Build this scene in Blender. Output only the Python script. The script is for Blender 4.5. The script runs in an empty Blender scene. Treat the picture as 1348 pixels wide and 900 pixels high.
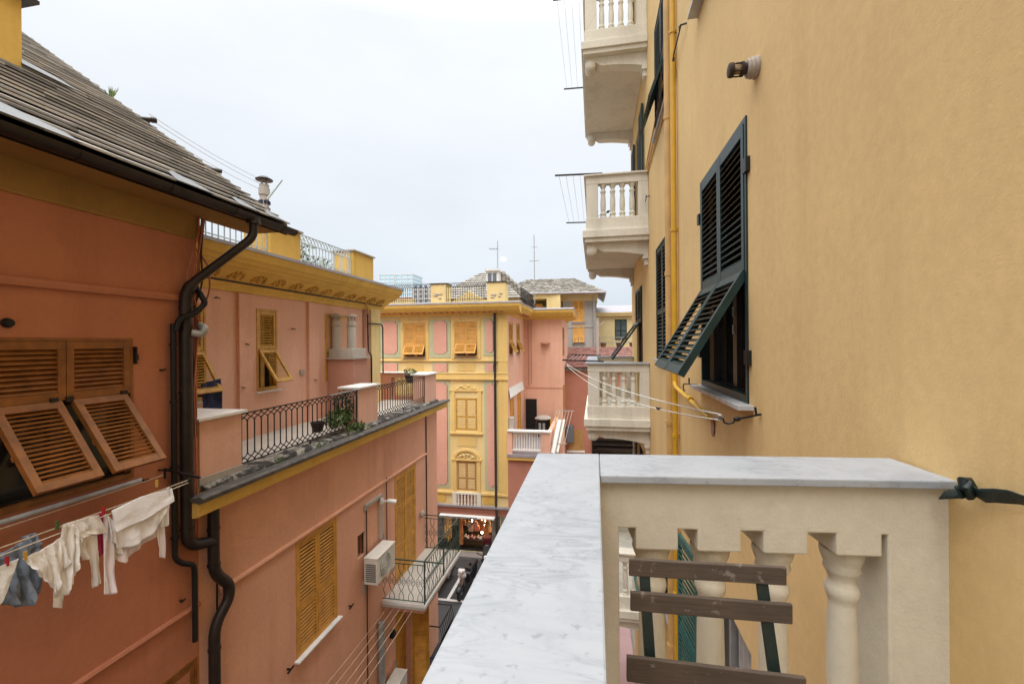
import bpy, bmesh, math, random
from mathutils import Vector, Matrix, noise
random.seed(7)
R = math.radians
C = bpy.context.scene.collection
# ------------------------------------------------------------------ camera model (metres, camera at the origin)
FPX, YAW, ROLL = 580.0, R(10.64), R(0.45)
def ray(px, py):
    x, y = px - 674, py - 450
    xl = x*math.cos(ROLL) - y*math.sin(ROLL); yl = y*math.cos(ROLL) + x*math.sin(ROLL)
    u, v = xl/FPX, -yl/FPX
    return Vector((-math.sin(YAW) + u*math.cos(YAW), math.cos(YAW) + u*math.sin(YAW), v))
def onX(px, py, X): d = ray(px, py); return d*(X/d.x)
def onY(px, py, Y): d = ray(px, py); return d*(Y/d.y)
def onZ(px, py, Z): d = ray(px, py); return d*(Z/d.z)
XR, XL, XU, YF, ZG = 1.045, -4.8, -6.3, 18.5, -9.2

# ------------------------------------------------------------------ mesh builder
ORG = {}
def frame(o, u, n, v):
    M = Matrix.Identity(4)
    for i, c in enumerate((u, n, v)):
        for k in range(3): M[k][i] = c[k]
    for k in range(3): M[k][3] = o[k]
    return M
FL = frame((XL,0,0),(0,1,0),(1,0,0),(0,0,1))       # (along street, out of wall, up)
FU = frame((XU,0,0),(0,1,0),(1,0,0),(0,0,1))
FR = frame((XR,0,0),(0,1,0),(-1,0,0),(0,0,1))
FF = frame((0,YF,0),(1,0,0),(0,-1,0),(0,0,1))
def FY(y): return frame((0,y,0),(1,0,0),(0,-1,0),(0,0,1))
def FX(x, s=1): return frame((x,0,0),(0,1,0),(s,0,0),(0,0,1))

class MB:
    def __init__(s): s.v = []; s.f = []; s.T = None; s.uv = False
    def add(s, vs, fs, T=None):
        T = T if T is not None else s.T
        b = len(s.v)
        for p in vs:
            p = Vector(p)
            s.v.append(T @ p if T is not None else p)
        s.f += [tuple(b + i for i in f) for f in fs]
        return s
    BF = [(0,3,2,1),(4,5,6,7),(0,1,5,4),(1,2,6,5),(2,3,7,6),(3,0,4,7)]
    def box(s, a, b, T=None):
        (x0,y0,z0),(x1,y1,z1) = a, b
        return s.add([(x0,y0,z0),(x1,y0,z0),(x1,y1,z0),(x0,y1,z0),(x0,y0,z1),(x1,y0,z1),(x1,y1,z1),(x0,y1,z1)], s.BF, T)
    def bar(s, p, q, w, h=None, n=4, T=None):
        p, q = Vector(p), Vector(q); d = (q-p)
        if d.length < 1e-6: return s
        d.normalize(); h = h or w
        a = d.cross(Vector((0,0,1))); 
        if a.length < 1e-3: a = d.cross(Vector((0,1,0)))
        a.normalize(); b = d.cross(a)
        vs = []
        for c in (p, q):
            for k in range(n):
                t = 2*math.pi*(k+.5)/n; m = .7071 if n == 4 else .5
                vs.append(c + a*math.cos(t)*w*m + b*math.sin(t)*h*m)
        fs = [tuple(range(n-1,-1,-1)), tuple(range(n,2*n))] + [(k,(k+1)%n,n+(k+1)%n,n+k) for k in range(n)]
        return s.add(vs, fs, T)
    def tube(s, pts, r, n=10, T=None, cap=True):
        pts = [Vector(p) for p in pts]; vs = []; m = len(pts); a = None
        rr = r if isinstance(r, (list, tuple)) else [r]*m
        for i, p in enumerate(pts):
            d = (pts[min(i+1,m-1)] - pts[max(i-1,0)]).normalized()
            if a is None:
                a = d.cross(Vector((0,0,1)))
                if a.length < 1e-2: a = d.cross(Vector((0,1,0)))
            a = (a - d*a.dot(d)).normalized(); b = d.cross(a)
            for k in range(n):
                t = 2*math.pi*k/n; vs.append(p + (a*math.cos(t) + b*math.sin(t))*rr[i])
        fs = [(i*n+k, i*n+(k+1)%n, (i+1)*n+(k+1)%n, (i+1)*n+k) for i in range(m-1) for k in range(n)]
        if cap: fs += [tuple(range(n-1,-1,-1)), tuple(range((m-1)*n, m*n))]
        return s.add(vs, fs, T)
    def lathe(s, prof, o=(0,0,0), n=16, T=None, ax=None):
        vs = []; o = Vector(o)
        Q = Vector((0,0,1)).rotation_difference(Vector(ax)).to_matrix() if ax is not None else None
        for r, z in prof:
            for k in range(n):
                t = 2*math.pi*k/n; p = Vector((r*math.cos(t), r*math.sin(t), z))
                vs.append(o + (Q @ p if Q else p))
        m = len(prof)
        fs = [(i*n+k, i*n+(k+1)%n, (i+1)*n+(k+1)%n, (i+1)*n+k) for i in range(m-1) for k in range(n)]
        fs += [tuple(range(n-1,-1,-1)), tuple(range((m-1)*n, m*n))]
        return s.add(vs, fs, T)
    def prism(s, poly, n0, n1, T=None):        # poly in (u,v); extruded along n
        m = len(poly)
        vs = [(u,n0,v) for u,v in poly] + [(u,n1,v) for u,v in poly]
        fs = [tuple(range(m)), tuple(range(2*m-1,m-1,-1))] + [(k,k+m,(k+1)%m+m,(k+1)%m) for k in range(m)]
        return s.add(vs, fs, T)
    def sweep(s, prof, y0, y1):                # prof in (x,z), extruded along world y
        return s.prism(prof, y0, y1)
    def grid(s, fn, nu, nv, T=None):
        vs = [fn(i/nu, j/nv) for j in range(nv+1) for i in range(nu+1)]
        fs = [(j*(nu+1)+i, j*(nu+1)+i+1, (j+1)*(nu+1)+i+1, (j+1)*(nu+1)+i) for j in range(nv) for i in range(nu)]
        return s.add(vs, fs, T)
    def ball(s, c, r, n=10, m=6, sc=(1,1,1)):
        c = Vector(c); prof = [(max(1e-4, math.sin(math.pi*i/m))*r, -math.cos(math.pi*i/m)*r) for i in range(m+1)]
        vs = []
        for q, z in prof:
            for k in range(n):
                t = 2*math.pi*k/n; vs.append(c + Vector((q*math.cos(t)*sc[0], q*math.sin(t)*sc[1], z*sc[2])))
        fs = [(i*n+k, i*n+(k+1)%n, (i+1)*n+(k+1)%n, (i+1)*n+k) for i in range(m) for k in range(n)]
        return s.add(vs, fs)
    def build(s, name, mat, parent=None, bevel=0, smooth=None, solid=0, label=None, recalc=True, bseg=2):
        org = Vector((0,0,0)); o = parent
        while o is not None:
            if o.name in ORG: org = ORG[o.name]; break
            o = o.parent
        me = bpy.data.meshes.new(name)
        me.from_pydata([p - org for p in s.v], [], s.f); me.update()
        if recalc or bevel:
            bm = bmesh.new(); bm.from_mesh(me)
            if recalc: bmesh.ops.recalc_face_normals(bm, faces=bm.faces)
            if bevel:
                es = [e for e in bm.edges if len(e.link_faces) == 2 and e.calc_face_angle(0) > .5]
                bmesh.ops.bevel(bm, geom=es, offset=bevel, segments=bseg, affect='EDGES', clamp_overlap=True, profile=.5)
            bm.to_mesh(me); bm.free()
        if smooth is not None:
            for p in me.polygons: p.use_smooth = True
            me.set_sharp_from_angle(angle=R(smooth))
        me.materials.append(mat)
        ob = bpy.data.objects.new(name, me); C.objects.link(ob)
        if parent: ob.parent = parent
        if solid:
            md = ob.modifiers.new('solid', 'SOLIDIFY'); md.thickness = solid; md.offset = 0
        if label: ob['label'] = label
        return ob

def tag(o, label=None, cat=None, group=None, kind=None):
    if label: o['label'] = label
    if cat: o['category'] = cat
    if group: o['group'] = group
    if kind: o['kind'] = kind
    return o
def thing(name, label, cat, loc=(0,0,0), group=None, rz=0, local=False):
    o = bpy.data.objects.new(name, None); C.objects.link(o)
    o.location = loc; o.rotation_euler = (0,0,rz); o.empty_display_size = .1
    tag(o, label, cat, group); ORG[o.name] = Vector((0,0,0)) if local else Vector(loc)
    return o
def solo(mb, name, mat, label, cat, group=None, loc=None, **k):     # a thing that is one mesh; origin at its own middle
    c = Vector(loc) if loc is not None else sum(mb.v, Vector())/len(mb.v)
    mb.v = [p - c for p in mb.v]
    o = mb.build(name, mat, None, **k); o.location = c
    return tag(o, label, cat, group)
def copy_tree(o, parent=None):
    c = o.copy(); C.objects.link(c)
    if parent: c.parent = parent
    for ch in o.children: copy_tree(ch, c)
    return c

# ------------------------------------------------------------------ materials
def _m(name):
    m = bpy.data.materials.new(name); m.use_nodes = True
    return m, m.node_tree, m.node_tree.nodes, m.node_tree.links, m.node_tree.nodes['Principled BSDF']
def _ramp(N, pts):
    r = N.new('ShaderNodeValToRGB'); e = r.color_ramp.elements
    while len(e) < len(pts): e.new(.5)
    for x, (p, c) in zip(e, pts): x.position = p; x.color = (*c, 1) if len(c) == 3 else c
    return r
def _noise(N, L, co, scale, det=4, rough=.55, stretch=None, dist=0):
    n = N.new('ShaderNodeTexNoise'); n.inputs['Scale'].default_value = scale; n.inputs['Detail'].default_value = det
    n.inputs['Roughness'].default_value = rough; n.inputs['Distortion'].default_value = dist
    if stretch:
        mp = N.new('ShaderNodeMapping'); mp.inputs['Scale'].default_value = stretch; L.new(co, mp.inputs['Vector']); L.new(mp.outputs[0], n.inputs['Vector'])
    else: L.new(co, n.inputs['Vector'])
    return n.outputs['Fac']
def _mix(N, L, fac, a, b, mode='MIX'):
    x = N.new('ShaderNodeMix'); x.data_type = 'RGBA'; x.blend_type = mode
    for sock, v in ((x.inputs[0], fac), (x.inputs[6], a), (x.inputs[7], b)):
        if hasattr(v, 'is_output') or isinstance(v, bpy.types.NodeSocket): L.new(v, sock)
        elif isinstance(v, (int, float)): sock.default_value = v
        else: sock.default_value = (*v, 1)
    return x.outputs[2]
def mul(c, k): return tuple(min(1, x*k) for x in c)
def _coords(N):
    t = N.new('ShaderNodeTexCoord'); return t.outputs['Object']
def _bump(N, L, P, h, strength, dist):
    b = N.new('ShaderNodeBump'); b.inputs['Strength'].default_value = strength; b.inputs['Distance'].default_value = dist
    L.new(h, b.inputs['Height']); L.new(b.outputs[0], P.inputs['Normal'])
def mottled(name, c0, c1, scale=5):
    m, T, N, L, P = _m(name); co = _coords(N)
    n = _noise(N, L, co, scale, 8, .7, (1,1,1.6)); r = _ramp(N, [(.36,c0),(.49,mul(c0,2.2)),(.53,mul(c1,.55)),(.62,c1)]); L.new(n, r.inputs[0]); L.new(r.outputs[0], P.inputs['Base Color'])
    P.inputs['Roughness'].default_value = .9; _bump(N, L, P, _noise(N, L, co, 28, 5), .8, .015); return m
def plain(name, col, rough=.6, metal=0, var=.12, scale=6, bump=0, bscale=40, spec=None):
    m, T, N, L, P = _m(name); co = _coords(N)
    n = _noise(N, L, co, scale)
    r = _ramp(N, [(.3, mul(col, 1-var)), (.7, mul(col, 1+var))]); L.new(n, r.inputs[0]); L.new(r.outputs[0], P.inputs['Base Color'])
    P.inputs['Roughness'].default_value = rough; P.inputs['Metallic'].default_value = metal
    if spec is not None: P.inputs['Specular IOR Level'].default_value = spec
    if bump: _bump(N, L, P, _noise(N, L, co, bscale, 3), bump, .01)
    return m
def stucco(name, col, var=.12, stain=(.35,.28,.2), stain_amt=.25, bump=.35, bscale=55, dist=.006, rough=.9, streak=True, blotch=.9, patch=.18, crack=.16, speck=.25):
    m, T, N, L, P = _m(name); co = _coords(N)
    big = _noise(N, L, co, blotch, 6, .6); r = _ramp(N, [(.3, mul(col, 1-var)), (.5, col), (.72, mul(col, 1+var))]); L.new(big, r.inputs[0])
    fine = _noise(N, L, co, 18, 5, .7); c = _mix(N, L, .25, r.outputs[0], _rgb(N, L, fine, col, .22))
    if streak:
        st = _noise(N, L, co, 1.0, 5, .65, (2.2, 2.2, .22)); sr = _ramp(N, [(.5, (0,0,0)), (.78, (1,1,1))]); L.new(st, sr.inputs[0])
        mm = N.new('ShaderNodeMath'); mm.operation = 'MULTIPLY'; mm.inputs[1].default_value = stain_amt; L.new(sr.outputs[0], mm.inputs[0])
        c = _mix(N, L, mm.outputs[0], c, mul2(col, stain))
    pn = _noise(N, L, co, .55, 3, .5, None, .8); pr = _ramp(N, [(.56,(0,0,0)),(.575,(1,1,1))]); L.new(pn, pr.inputs[0])
    pm = N.new('ShaderNodeMath'); pm.operation = 'MULTIPLY'; pm.inputs[1].default_value = patch; L.new(pr.outputs[0], pm.inputs[0])
    c = _mix(N, L, pm.outputs[0], c, mul(col, 1.22))
    vo = N.new('ShaderNodeTexVoronoi'); vo.feature = 'DISTANCE_TO_EDGE'; vo.inputs['Scale'].default_value = .75
    wn = N.new('ShaderNodeTexNoise'); wn.inputs['Scale'].default_value = 3.5; wn.inputs['Detail'].default_value = 6; L.new(co, wn.inputs['Vector'])
    av = N.new('ShaderNodeVectorMath'); av.operation = 'MULTIPLY_ADD'; av.inputs[1].default_value = (.28,.28,.28); L.new(wn.outputs['Color'], av.inputs[0]); L.new(co, av.inputs[2]); L.new(av.outputs[0], vo.inputs['Vector'])
    cr = _ramp(N, [(0,(1,1,1)),(.0035,(.5,.5,.5)),(.006,(0,0,0))]); L.new(vo.outputs['Distance'], cr.inputs[0])
    cm = _noise(N, L, co, 1.3, 2); cmr = _ramp(N, [(.52,(0,0,0)),(.62,(crack,crack,crack))]); L.new(cm, cmr.inputs[0])
    cx = N.new('ShaderNodeMath'); cx.operation = 'MULTIPLY'; L.new(cr.outputs[0], cx.inputs[0]); L.new(cmr.outputs[0], cx.inputs[1])
    c = _mix(N, L, cx.outputs[0], c, mul(col, .35))
    sp = _noise(N, L, co, 11, 5, .7); spr = _ramp(N, [(.66,(0,0,0)),(.74,(speck,speck,speck))]); L.new(sp, spr.inputs[0]); c = _mix(N, L, spr.outputs[0], c, mul2(col, stain))
    L.new(c, P.inputs['Base Color']); P.inputs['Roughness'].default_value = rough; P.inputs['Specular IOR Level'].default_value = .25
    f2 = _noise(N, L, co, bscale, 5, .65); f3 = _noise(N, L, co, 7, 3, .5)
    ad = N.new('ShaderNodeMath'); ad.operation = 'MULTIPLY_ADD'; ad.inputs[1].default_value = 1.2; L.new(f3, ad.inputs[0]); L.new(f2, ad.inputs[2])
    _bump(N, L, P, ad.outputs[0], bump, dist)
    return m
def mul2(a, b): return tuple(min(1, x*(.35+y)) for x, y in zip(a, b))
def _rgb(N, L, f, col, v):
    r = _ramp(N, [(.32, mul(col, 1-v)), (.68, mul(col, 1+v))]); L.new(f, r.inputs[0]); return r.outputs[0]
def marble(name):
    m, T, N, L, P = _m(name); co = _coords(N)
    mp = N.new('ShaderNodeMapping'); mp.inputs['Rotation'].default_value = (0,0,R(35)); mp.inputs['Scale'].default_value = (5.0, 15.0, 15.0); L.new(co, mp.inputs[0])
    n1 = _noise(N, L, mp.outputs[0], 1.1, 9, .62, None, 1.2)
    a = N.new('ShaderNodeMath'); a.operation = 'SUBTRACT'; a.inputs[1].default_value = .5; L.new(n1, a.inputs[0])
    ab = N.new('ShaderNodeMath'); ab.operation = 'ABSOLUTE'; L.new(a.outputs[0], ab.inputs[0])
    vein = _ramp(N, [(0, (1,1,1)), (.02, (.45,.45,.45)), (.075, (0,0,0))]); L.new(ab.outputs[0], vein.inputs[0])
    cl = _noise(N, L, co, 5, 8, .6, None, .6); base = _ramp(N, [(.3, (.31,.335,.37)), (.48, (.385,.41,.44)), (.7, (.425,.445,.47))]); L.new(cl, base.inputs[0])
    msk = _noise(N, L, co, 3.3, 3, .5); mr = _ramp(N, [(.42, (.05,.05,.05)), (.64, (.5,.5,.5))]); L.new(msk, mr.inputs[0])
    mm = N.new('ShaderNodeMath'); mm.operation = 'MULTIPLY'; L.new(vein.outputs[0], mm.inputs[0]); L.new(mr.outputs[0], mm.inputs[1])
    c = _mix(N, L, mm.outputs[0], base.outputs[0], (.15,.17,.21))
    sp = _noise(N, L, co, 60, 2, .5); spr = _ramp(N, [(.62, (0,0,0)), (.74, (.55,.55,.55))]); L.new(sp, spr.inputs[0])
    c = _mix(N, L, spr.outputs[0], c, (.21,.225,.25))
    L.new(c, P.inputs['Base Color']); P.inputs['Roughness'].default_value = .42; P.inputs['Specular IOR Level'].default_value = .4
    _bump(N, L, P, _noise(N, L, co, 70, 4), .08, .003)
    return m
def island(name, cols, rough=.8, bump=.4, bscale=30, spec=.3, wear=.25):
    m, T, N, L, P = _m(name); co = _coords(N)
    g = N.new('ShaderNodeNewGeometry'); r = _ramp(N, [(i/(len(cols)-1), c) for i, c in enumerate(cols)]); L.new(g.outputs['Random Per Island'], r.inputs[0])
    n = _noise(N, L, co, 3, 6, .65); nr = _ramp(N, [(.3, (.55,.55,.55)), (.7, (1.25,1.2,1.12))]); L.new(n, nr.inputs[0])
    c = _mix(N, L, wear*2, r.outputs[0], nr.outputs[0], 'MULTIPLY')
    L.new(c, P.inputs['Base Color']); P.inputs['Roughness'].default_value = rough; P.inputs['Specular IOR Level'].default_value = spec
    _bump(N, L, P, _noise(N, L, co, bscale, 4), bump, .006)
    return m
def wood(name, col, rough=.7, axis=(1,14,14)):
    m, T, N, L, P = _m(name); co = _coords(N)
    n = _noise(N, L, co, 9, 6, .65, axis); r = _ramp(N, [(.25, mul(col,.45)), (.5, col), (.75, mul(col,1.5))]); L.new(n, r.inputs[0])
    b = _noise(N, L, co, 6, 5, .6); c = _mix(N, L, .5, r.outputs[0], _rgb(N, L, b, col, .45))
    w = _noise(N, L, co, 34, 4, .6); wr = _ramp(N, [(.62, (0,0,0)), (.72, (.55,.55,.55))]); L.new(w, wr.inputs[0])
    c = _mix(N, L, wr.outputs[0], c, (.33,.29,.25))
    L.new(c, P.inputs['Base Color']); P.inputs['Roughness'].default_value = rough
    _bump(N, L, P, n, .4, .003)
    return m
def glass(name, col=(.012,.014,.016), rough=.08):
    m, T, N, L, P = _m(name); co = _coords(N)
    n = _noise(N, L, co, 2.0, 2); r = _ramp(N, [(.35, col), (.7, mul(col, 2.2))]); L.new(n, r.inputs[0]); L.new(r.outputs[0], P.inputs['Base Color'])
    P.inputs['Roughness'].default_value = rough; P.inputs['Specular IOR Level'].default_value = .5
    return m
def emit(name, col, s):
    m, T, N, L, P = _m(name); P.inputs['Base Color'].default_value = (*col,1); P.inputs['Emission Color'].default_value = (*col,1); P.inputs['Emission Strength'].default_value = s
    return m
YEL = (.62,.40,.17)
M = dict(
 wall_y = stucco('yellow_stucco', (.70,.49,.225), .10, stain_amt=.38, bump=.34, bscale=85, dist=.004, blotch=.8, patch=.10, crack=.07, speck=.10),
 wall_yf= stucco('beige_stucco', (.56,.42,.22), .10),
 terra  = stucco('terracotta_stucco', (.48,.19,.105), .14, stain_amt=.6, bump=.3),
 terra_t= stucco('terracotta_trim', (.47,.19,.11), .14),
 mustard= stucco('mustard_stucco', (.33,.19,.055), .22, stain_amt=.6),
 pink   = stucco('salmon_stucco', (.70,.37,.245), .09, stain_amt=.55, bump=.3),
 pink_up= stucco('rose_stucco', (.73,.43,.32), .08, stain_amt=.45, bump=.25),
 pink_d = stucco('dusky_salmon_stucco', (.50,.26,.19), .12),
 pink_f = stucco('rose_panel_stucco', (.70,.38,.29), .08, stain_amt=.25, bump=.2),
 red_f  = stucco('brick_red_stucco', (.43,.19,.135), .12),
 yel_c  = stucco('yellow_cornice', (.68,.44,.11), .10, stain=(.3,.22,.1), stain_amt=.5, bump=.2),
 yel_m  = stucco('yellow_moulding', (.74,.53,.20), .08, stain=(.3,.22,.1), stain_amt=.3, bump=.2),
 yel_f  = stucco('pale_yellow_facade', (.76,.60,.29), .10, stain_amt=.35, bump=.2),
 yel_dk = stucco('cornice_rosette', (.58,.36,.10), .15),
 green_f= stucco('sage_trim', (.48,.50,.32), .08, bump=.15),
 grey_w = stucco('grey_render', (.38,.37,.345), .3, stain=(.2,.2,.2), stain_amt=.7, bump=.5, blotch=.5),
 cream_f= stucco('cream_render', (.62,.50,.27), .08),
 cream  = stucco('cream_stone', (.74,.70,.60), .08, stain=(.2,.17,.13), stain_amt=.55, speck=.5, crack=.3, patch=.05, bump=.4, bscale=90, dist=.002),
 cream_n= stucco('cream_masonry', (.66,.60,.475), .07, stain=(.25,.2,.14), stain_amt=.4, speck=.35, crack=.25, patch=.06, bump=.5, bscale=95, dist=.004, blotch=1.6),
 marble = marble('veined_marble'),
 stone_d= stucco('blackened_stone', (.17,.16,.14), .85, stain=(.1,.1,.1), stain_amt=.9, bump=.9, bscale=22, dist=.02, blotch=3.5),
 kerb   = mottled('blackened_kerb', (.022,.02,.018), (.36,.33,.28)),
 lead   = plain('lead_sheet', (.085,.075,.066), .7, .1, .5, 7, .3, 12),
 leadf  = plain('grey_gutter', (.33,.31,.33), .5, .2, .15, 3),
 slab   = stucco('terrace_paving', (.50,.46,.40), .15, stain_amt=.4, bump=.3),
 white  = plain('white_stone', (.72,.70,.67), .6, 0, .1, 5, .2, 30),
 sill   = plain('grey_marble_sill', (.48,.49,.50), .4, 0, .18, 9, .1, 40),
 brownp = plain('brown_painted_pipe', (.020,.013,.010), .45, .2, .35, 8, .15, 20),
 rust   = plain('rusty_iron', (.045,.026,.016), .7, .2, .6, 30, .4, 80),
 black  = plain('black_iron', (.014,.014,.015), .45, .4, .2, 20),
 rubber = plain('black_rubber', (.016,.016,.017), .6, 0, .2, 20),
 yelpipe= plain('yellow_gas_pipe', (.62,.35,.022), .38, 0, .10, 5),
 tanpipe= plain('tan_downpipe', (.56,.34,.12), .6, 0, .12, 4, .1, 30),
 green  = plain('dark_green_paint', (.006,.026,.025), .42, 0, .35, 7, .08, 30, .4),
 greenf = plain('lit_green_paint', (.018,.095,.085), .45, 0, .15, 5),  # shutter green made lighter, daylight put into the lower shutters' colour
 greenr = plain('green_rail_paint', (.022,.06,.045), .4, .2, .2, 9),
 ochre  = plain('ochre_shutter_paint', (.57,.27,.032), .55, 0, .22, 6, .1, 30),
 ochre_m= plain('mustard_shutter_paint', (.52,.29,.05), .55, 0, .22, 6, .1, 30),
 ochre_f= plain('amber_shutter_paint', (.66,.34,.07), .55, 0, .16, 3),
 ochre_b= plain('brown_shutter_paint', (.40,.22,.075), .55, 0, .15, 6),
 varn   = plain('varnished_shutter', (.235,.085,.015), .5, 0, .3, 8, .08, 30),
 wood   = wood('weathered_chair_wood', (.088,.062,.046)),
 fdark  = plain('dark_window_frame', (.04,.028,.022), .4, 0, .2, 6),
 glass  = glass('window_glass'),
 glassb = glass('tower_glass', (.30,.42,.52), .3),
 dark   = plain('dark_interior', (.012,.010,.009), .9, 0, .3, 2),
 curtain= plain('net_curtain', (.38,.36,.33), .9, 0, .15, 8),
 slate  = island('slate_tiles', [(.17,.16,.15),(.26,.245,.225),(.36,.335,.305),(.46,.43,.39),(.22,.205,.19)], .75, .5, 26),
 slate_f= island('old_slate_roof', [(.24,.23,.205),(.31,.29,.255),(.38,.35,.305),(.27,.26,.24)], .85, .5, 14),
 redtile= island('red_roof_tiles', [(.26,.12,.10),(.31,.16,.135),(.21,.10,.09)], .8, .4, 20),
 ridge  = plain('clay_ridge', (.42,.25,.19), .8, 0, .2, 6, .3, 30),
 flash  = plain('zinc_flashing', (.155,.16,.165), .5, .2, .12, 5),
 metalw = plain('white_metal', (.70,.69,.66), .4, .1, .06, 5),
 metalg = plain('grey_metal', (.36,.36,.35), .45, .4, .15, 8),
 acw    = plain('ac_casing', (.66,.63,.56), .45, 0, .07, 5),
 acd    = plain('ac_grille', (.16,.155,.145), .5, 0, .1, 20),
 railw  = plain('pale_blue_rail', (.50,.58,.60), .5, .1, .12, 8),
 cement = stucco('cement', (.42,.37,.32), .15, bump=.4),
 flue   = stucco('cement_flue', (.46,.43,.39), .18, stain_amt=.5, bump=.3),
 copper = plain('orange_cable', (.40,.13,.06), .55, 0, .2, 20),
 rope   = plain('white_rope', (.72,.70,.64), .8, 0, .25, 160, .5, 240),
 line   = plain('pale_line', (.62,.52,.38), .8, 0, .2, 60),
 linew  = plain('white_line', (.78,.77,.74), .7, 0, .1, 60),
 cloth  = plain('white_cotton', (.88,.87,.89), .9, 0, .05, 9, .25, 120),
 cloth2 = plain('cream_cotton', (.86,.83,.80), .9, 0, .06, 9, .25, 120),
 cloth3 = plain('pinkish_cotton', (.80,.72,.74), .9, 0, .06, 9, .25, 120),
 denim  = plain('pale_denim', (.19,.23,.29), .95, 0, .35, 11, .4, 90),
 navy   = plain('navy_cloth', (.012,.018,.06), .9, 0, .4, 12),
 red    = plain('red_plastic', (.42,.02,.03), .4, 0, .1, 8),
 magenta= plain('magenta_cloth', (.35,.02,.08), .9, 0, .2, 12),
 pegy   = plain('amber_plastic', (.55,.32,.06), .45, 0, .1, 8),
 strap  = plain('green_strap', (.004,.014,.012), .5, 0, .3, 30, .15, 90),
 leaf   = island('leaf_green', [(.035,.075,.018),(.06,.12,.03),(.10,.16,.04),(.16,.20,.06)], .6, .1, 10, .4, .1),
 leafd  = island('dark_leaf', [(.010,.024,.012),(.022,.045,.02),(.04,.07,.028)], .55, .1, 10, .4, .1),
 soil   = plain('dark_pot', (.03,.02,.016), .8, 0, .3, 10),
 asphalt= stucco('asphalt', (.055,.055,.057), .25, streak=False, bump=.6, bscale=120, dist=.006, blotch=.5),
 pave   = stucco('stone_pavement', (.20,.19,.18), .2, streak=False, bump=.4),
 paint  = plain('road_paint', (.62,.61,.58), .7, 0, .15, 14),
 moped_w= plain('white_fairing', (.62,.58,.56), .25, .1, .06, 5),
 moped_k= plain('black_fairing', (.018,.018,.02), .25, .2, .1, 5),
 chrome = plain('bright_metal', (.55,.55,.55), .25, .9, .1, 5),
 tailr  = plain('dark_red_case', (.07,.008,.012), .35, 0, .1, 5),
 lens   = glass('lamp_lens', (.5,.5,.5), .1),
 frost  = plain('lamp_glass', (.30,.20,.10), .25, 0, .4, 20),
 awnw   = plain('white_awning', (.74,.73,.70), .8, 0, .05, 3),
 orange = plain('tan_leather', (.42,.17,.06), .6, 0, .3, 9),
 pinkc  = plain('pink_fabric', (.62,.30,.28), .8, 0, .2, 12),
 blueg  = plain('blue_grey_board', (.13,.15,.18), .5, 0, .1, 4),
 bulb   = emit('warm_bulb', (1,.62,.34), 30),
 tile_p = stucco('pink_paving', (.33,.215,.21), .1, streak=False),
 bluecl = plain('blue_grey_plastic', (.28,.30,.34), .6, 0, .1, 4),
)
# a slatted, coloured wall lamp pattern and other bits reuse the materials above

# ------------------------------------------------------------------ reusable parts
def wall_open(mb, T, u0, u1, v0, v1, holes, depth=.16):
    us = sorted({u0, u1, *[h[0] for h in holes], *[h[1] for h in holes]}); vs = sorted({v0, v1, *[h[2] for h in holes], *[h[3] for h in holes]})
    us = [u for u in us if u0 <= u <= u1]; vs = [v for v in vs if v0 <= v <= v1]
    idx = {}; P = []; F = []
    def vid(u, n, v):
        k = (round(u,5), n, round(v,5))
        if k not in idx: idx[k] = len(P); P.append((u,n,v))
        return idx[k]
    for a, b in zip(us, us[1:]):
        for c, d in zip(vs, vs[1:]):
            mu, mv = (a+b)/2, (c+d)/2
            if any(h[0] < mu < h[1] and h[2] < mv < h[3] for h in holes): continue
            F.append((vid(a,0,c), vid(b,0,c), vid(b,0,d), vid(a,0,d)))
    for h in holes:
        a, b, c, d = h[:4]; q = -(h[4] if len(h) > 4 else depth)
        for (p, r) in (((a,c),(b,c)),((b,c),(b,d)),((b,d),(a,d)),((a,d),(a,c))):
            F.append((vid(p[0],0,p[1]), vid(r[0],0,r[1]), vid(r[0],q,r[1]), vid(p[0],q,p[1])))
    mb.add(P, F, T)
def leaf(mb, T, u0, u1, v0, v1, n0=0, th=.04, stile=.055, mids=(), pitch=.05, railh=.07, slat_t=.008, ang=38, dens=.9):
    """louvred leaf in frame T: stiles, rails and tilted slats"""
    w = stile
    mb.box((u0,n0,v0),(u0+w,n0+th,v1),T); mb.box((u1-w,n0,v0),(u1,n0+th,v1),T)
    rails = [v0+railh/2, *mids, v1-railh/2]
    for r in rails: mb.box((u0+w,n0+.002,r-railh/2),(u1-w,n0+th-.002,r+railh/2),T)
    ca, sa = math.cos(R(ang)), math.sin(R(ang)); d = min(pitch*(dens if ang < 50 else 1.15), th*.95/ca)
    for a, b in zip(rails, rails[1:]):
        lo, hi = a+railh/2, b-railh/2; k = max(1, int(round((hi-lo)/pitch)))
        for i in range(k):
            c = lo + (i+.5)*(hi-lo)/k; cn = n0+th*.5
            jt = R(((i*7919+int(abs(u0)*997)+int(abs(lo)*131))%13-6)*.45); ca, sa = math.cos(R(ang)+jt), math.sin(R(ang)+jt)
            vs = []
            for x in (u0+w, u1-w):
                for (p, q) in ((-d/2,-slat_t/2),(d/2,-slat_t/2),(d/2,slat_t/2),(-d/2,slat_t/2)):
                    vs.append((x, cn - p*ca - q*sa, c + p*sa*1.0 - q*ca + 0))
            # slat runs from low-outside to high-inside
            mb.add(vs, [(0,3,2,1),(4,5,6,7),(0,1,5,4),(1,2,6,5),(2,3,7,6),(3,0,4,7)], T)
def hinge_T(T, v, n, ang):
    """frame whose v axis swings out of the wall about the horizontal line at height v (0 = hanging flat)"""
    return T @ Matrix.Translation((0,n,v)) @ Matrix.Rotation(R(ang), 4, 'X')
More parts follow.
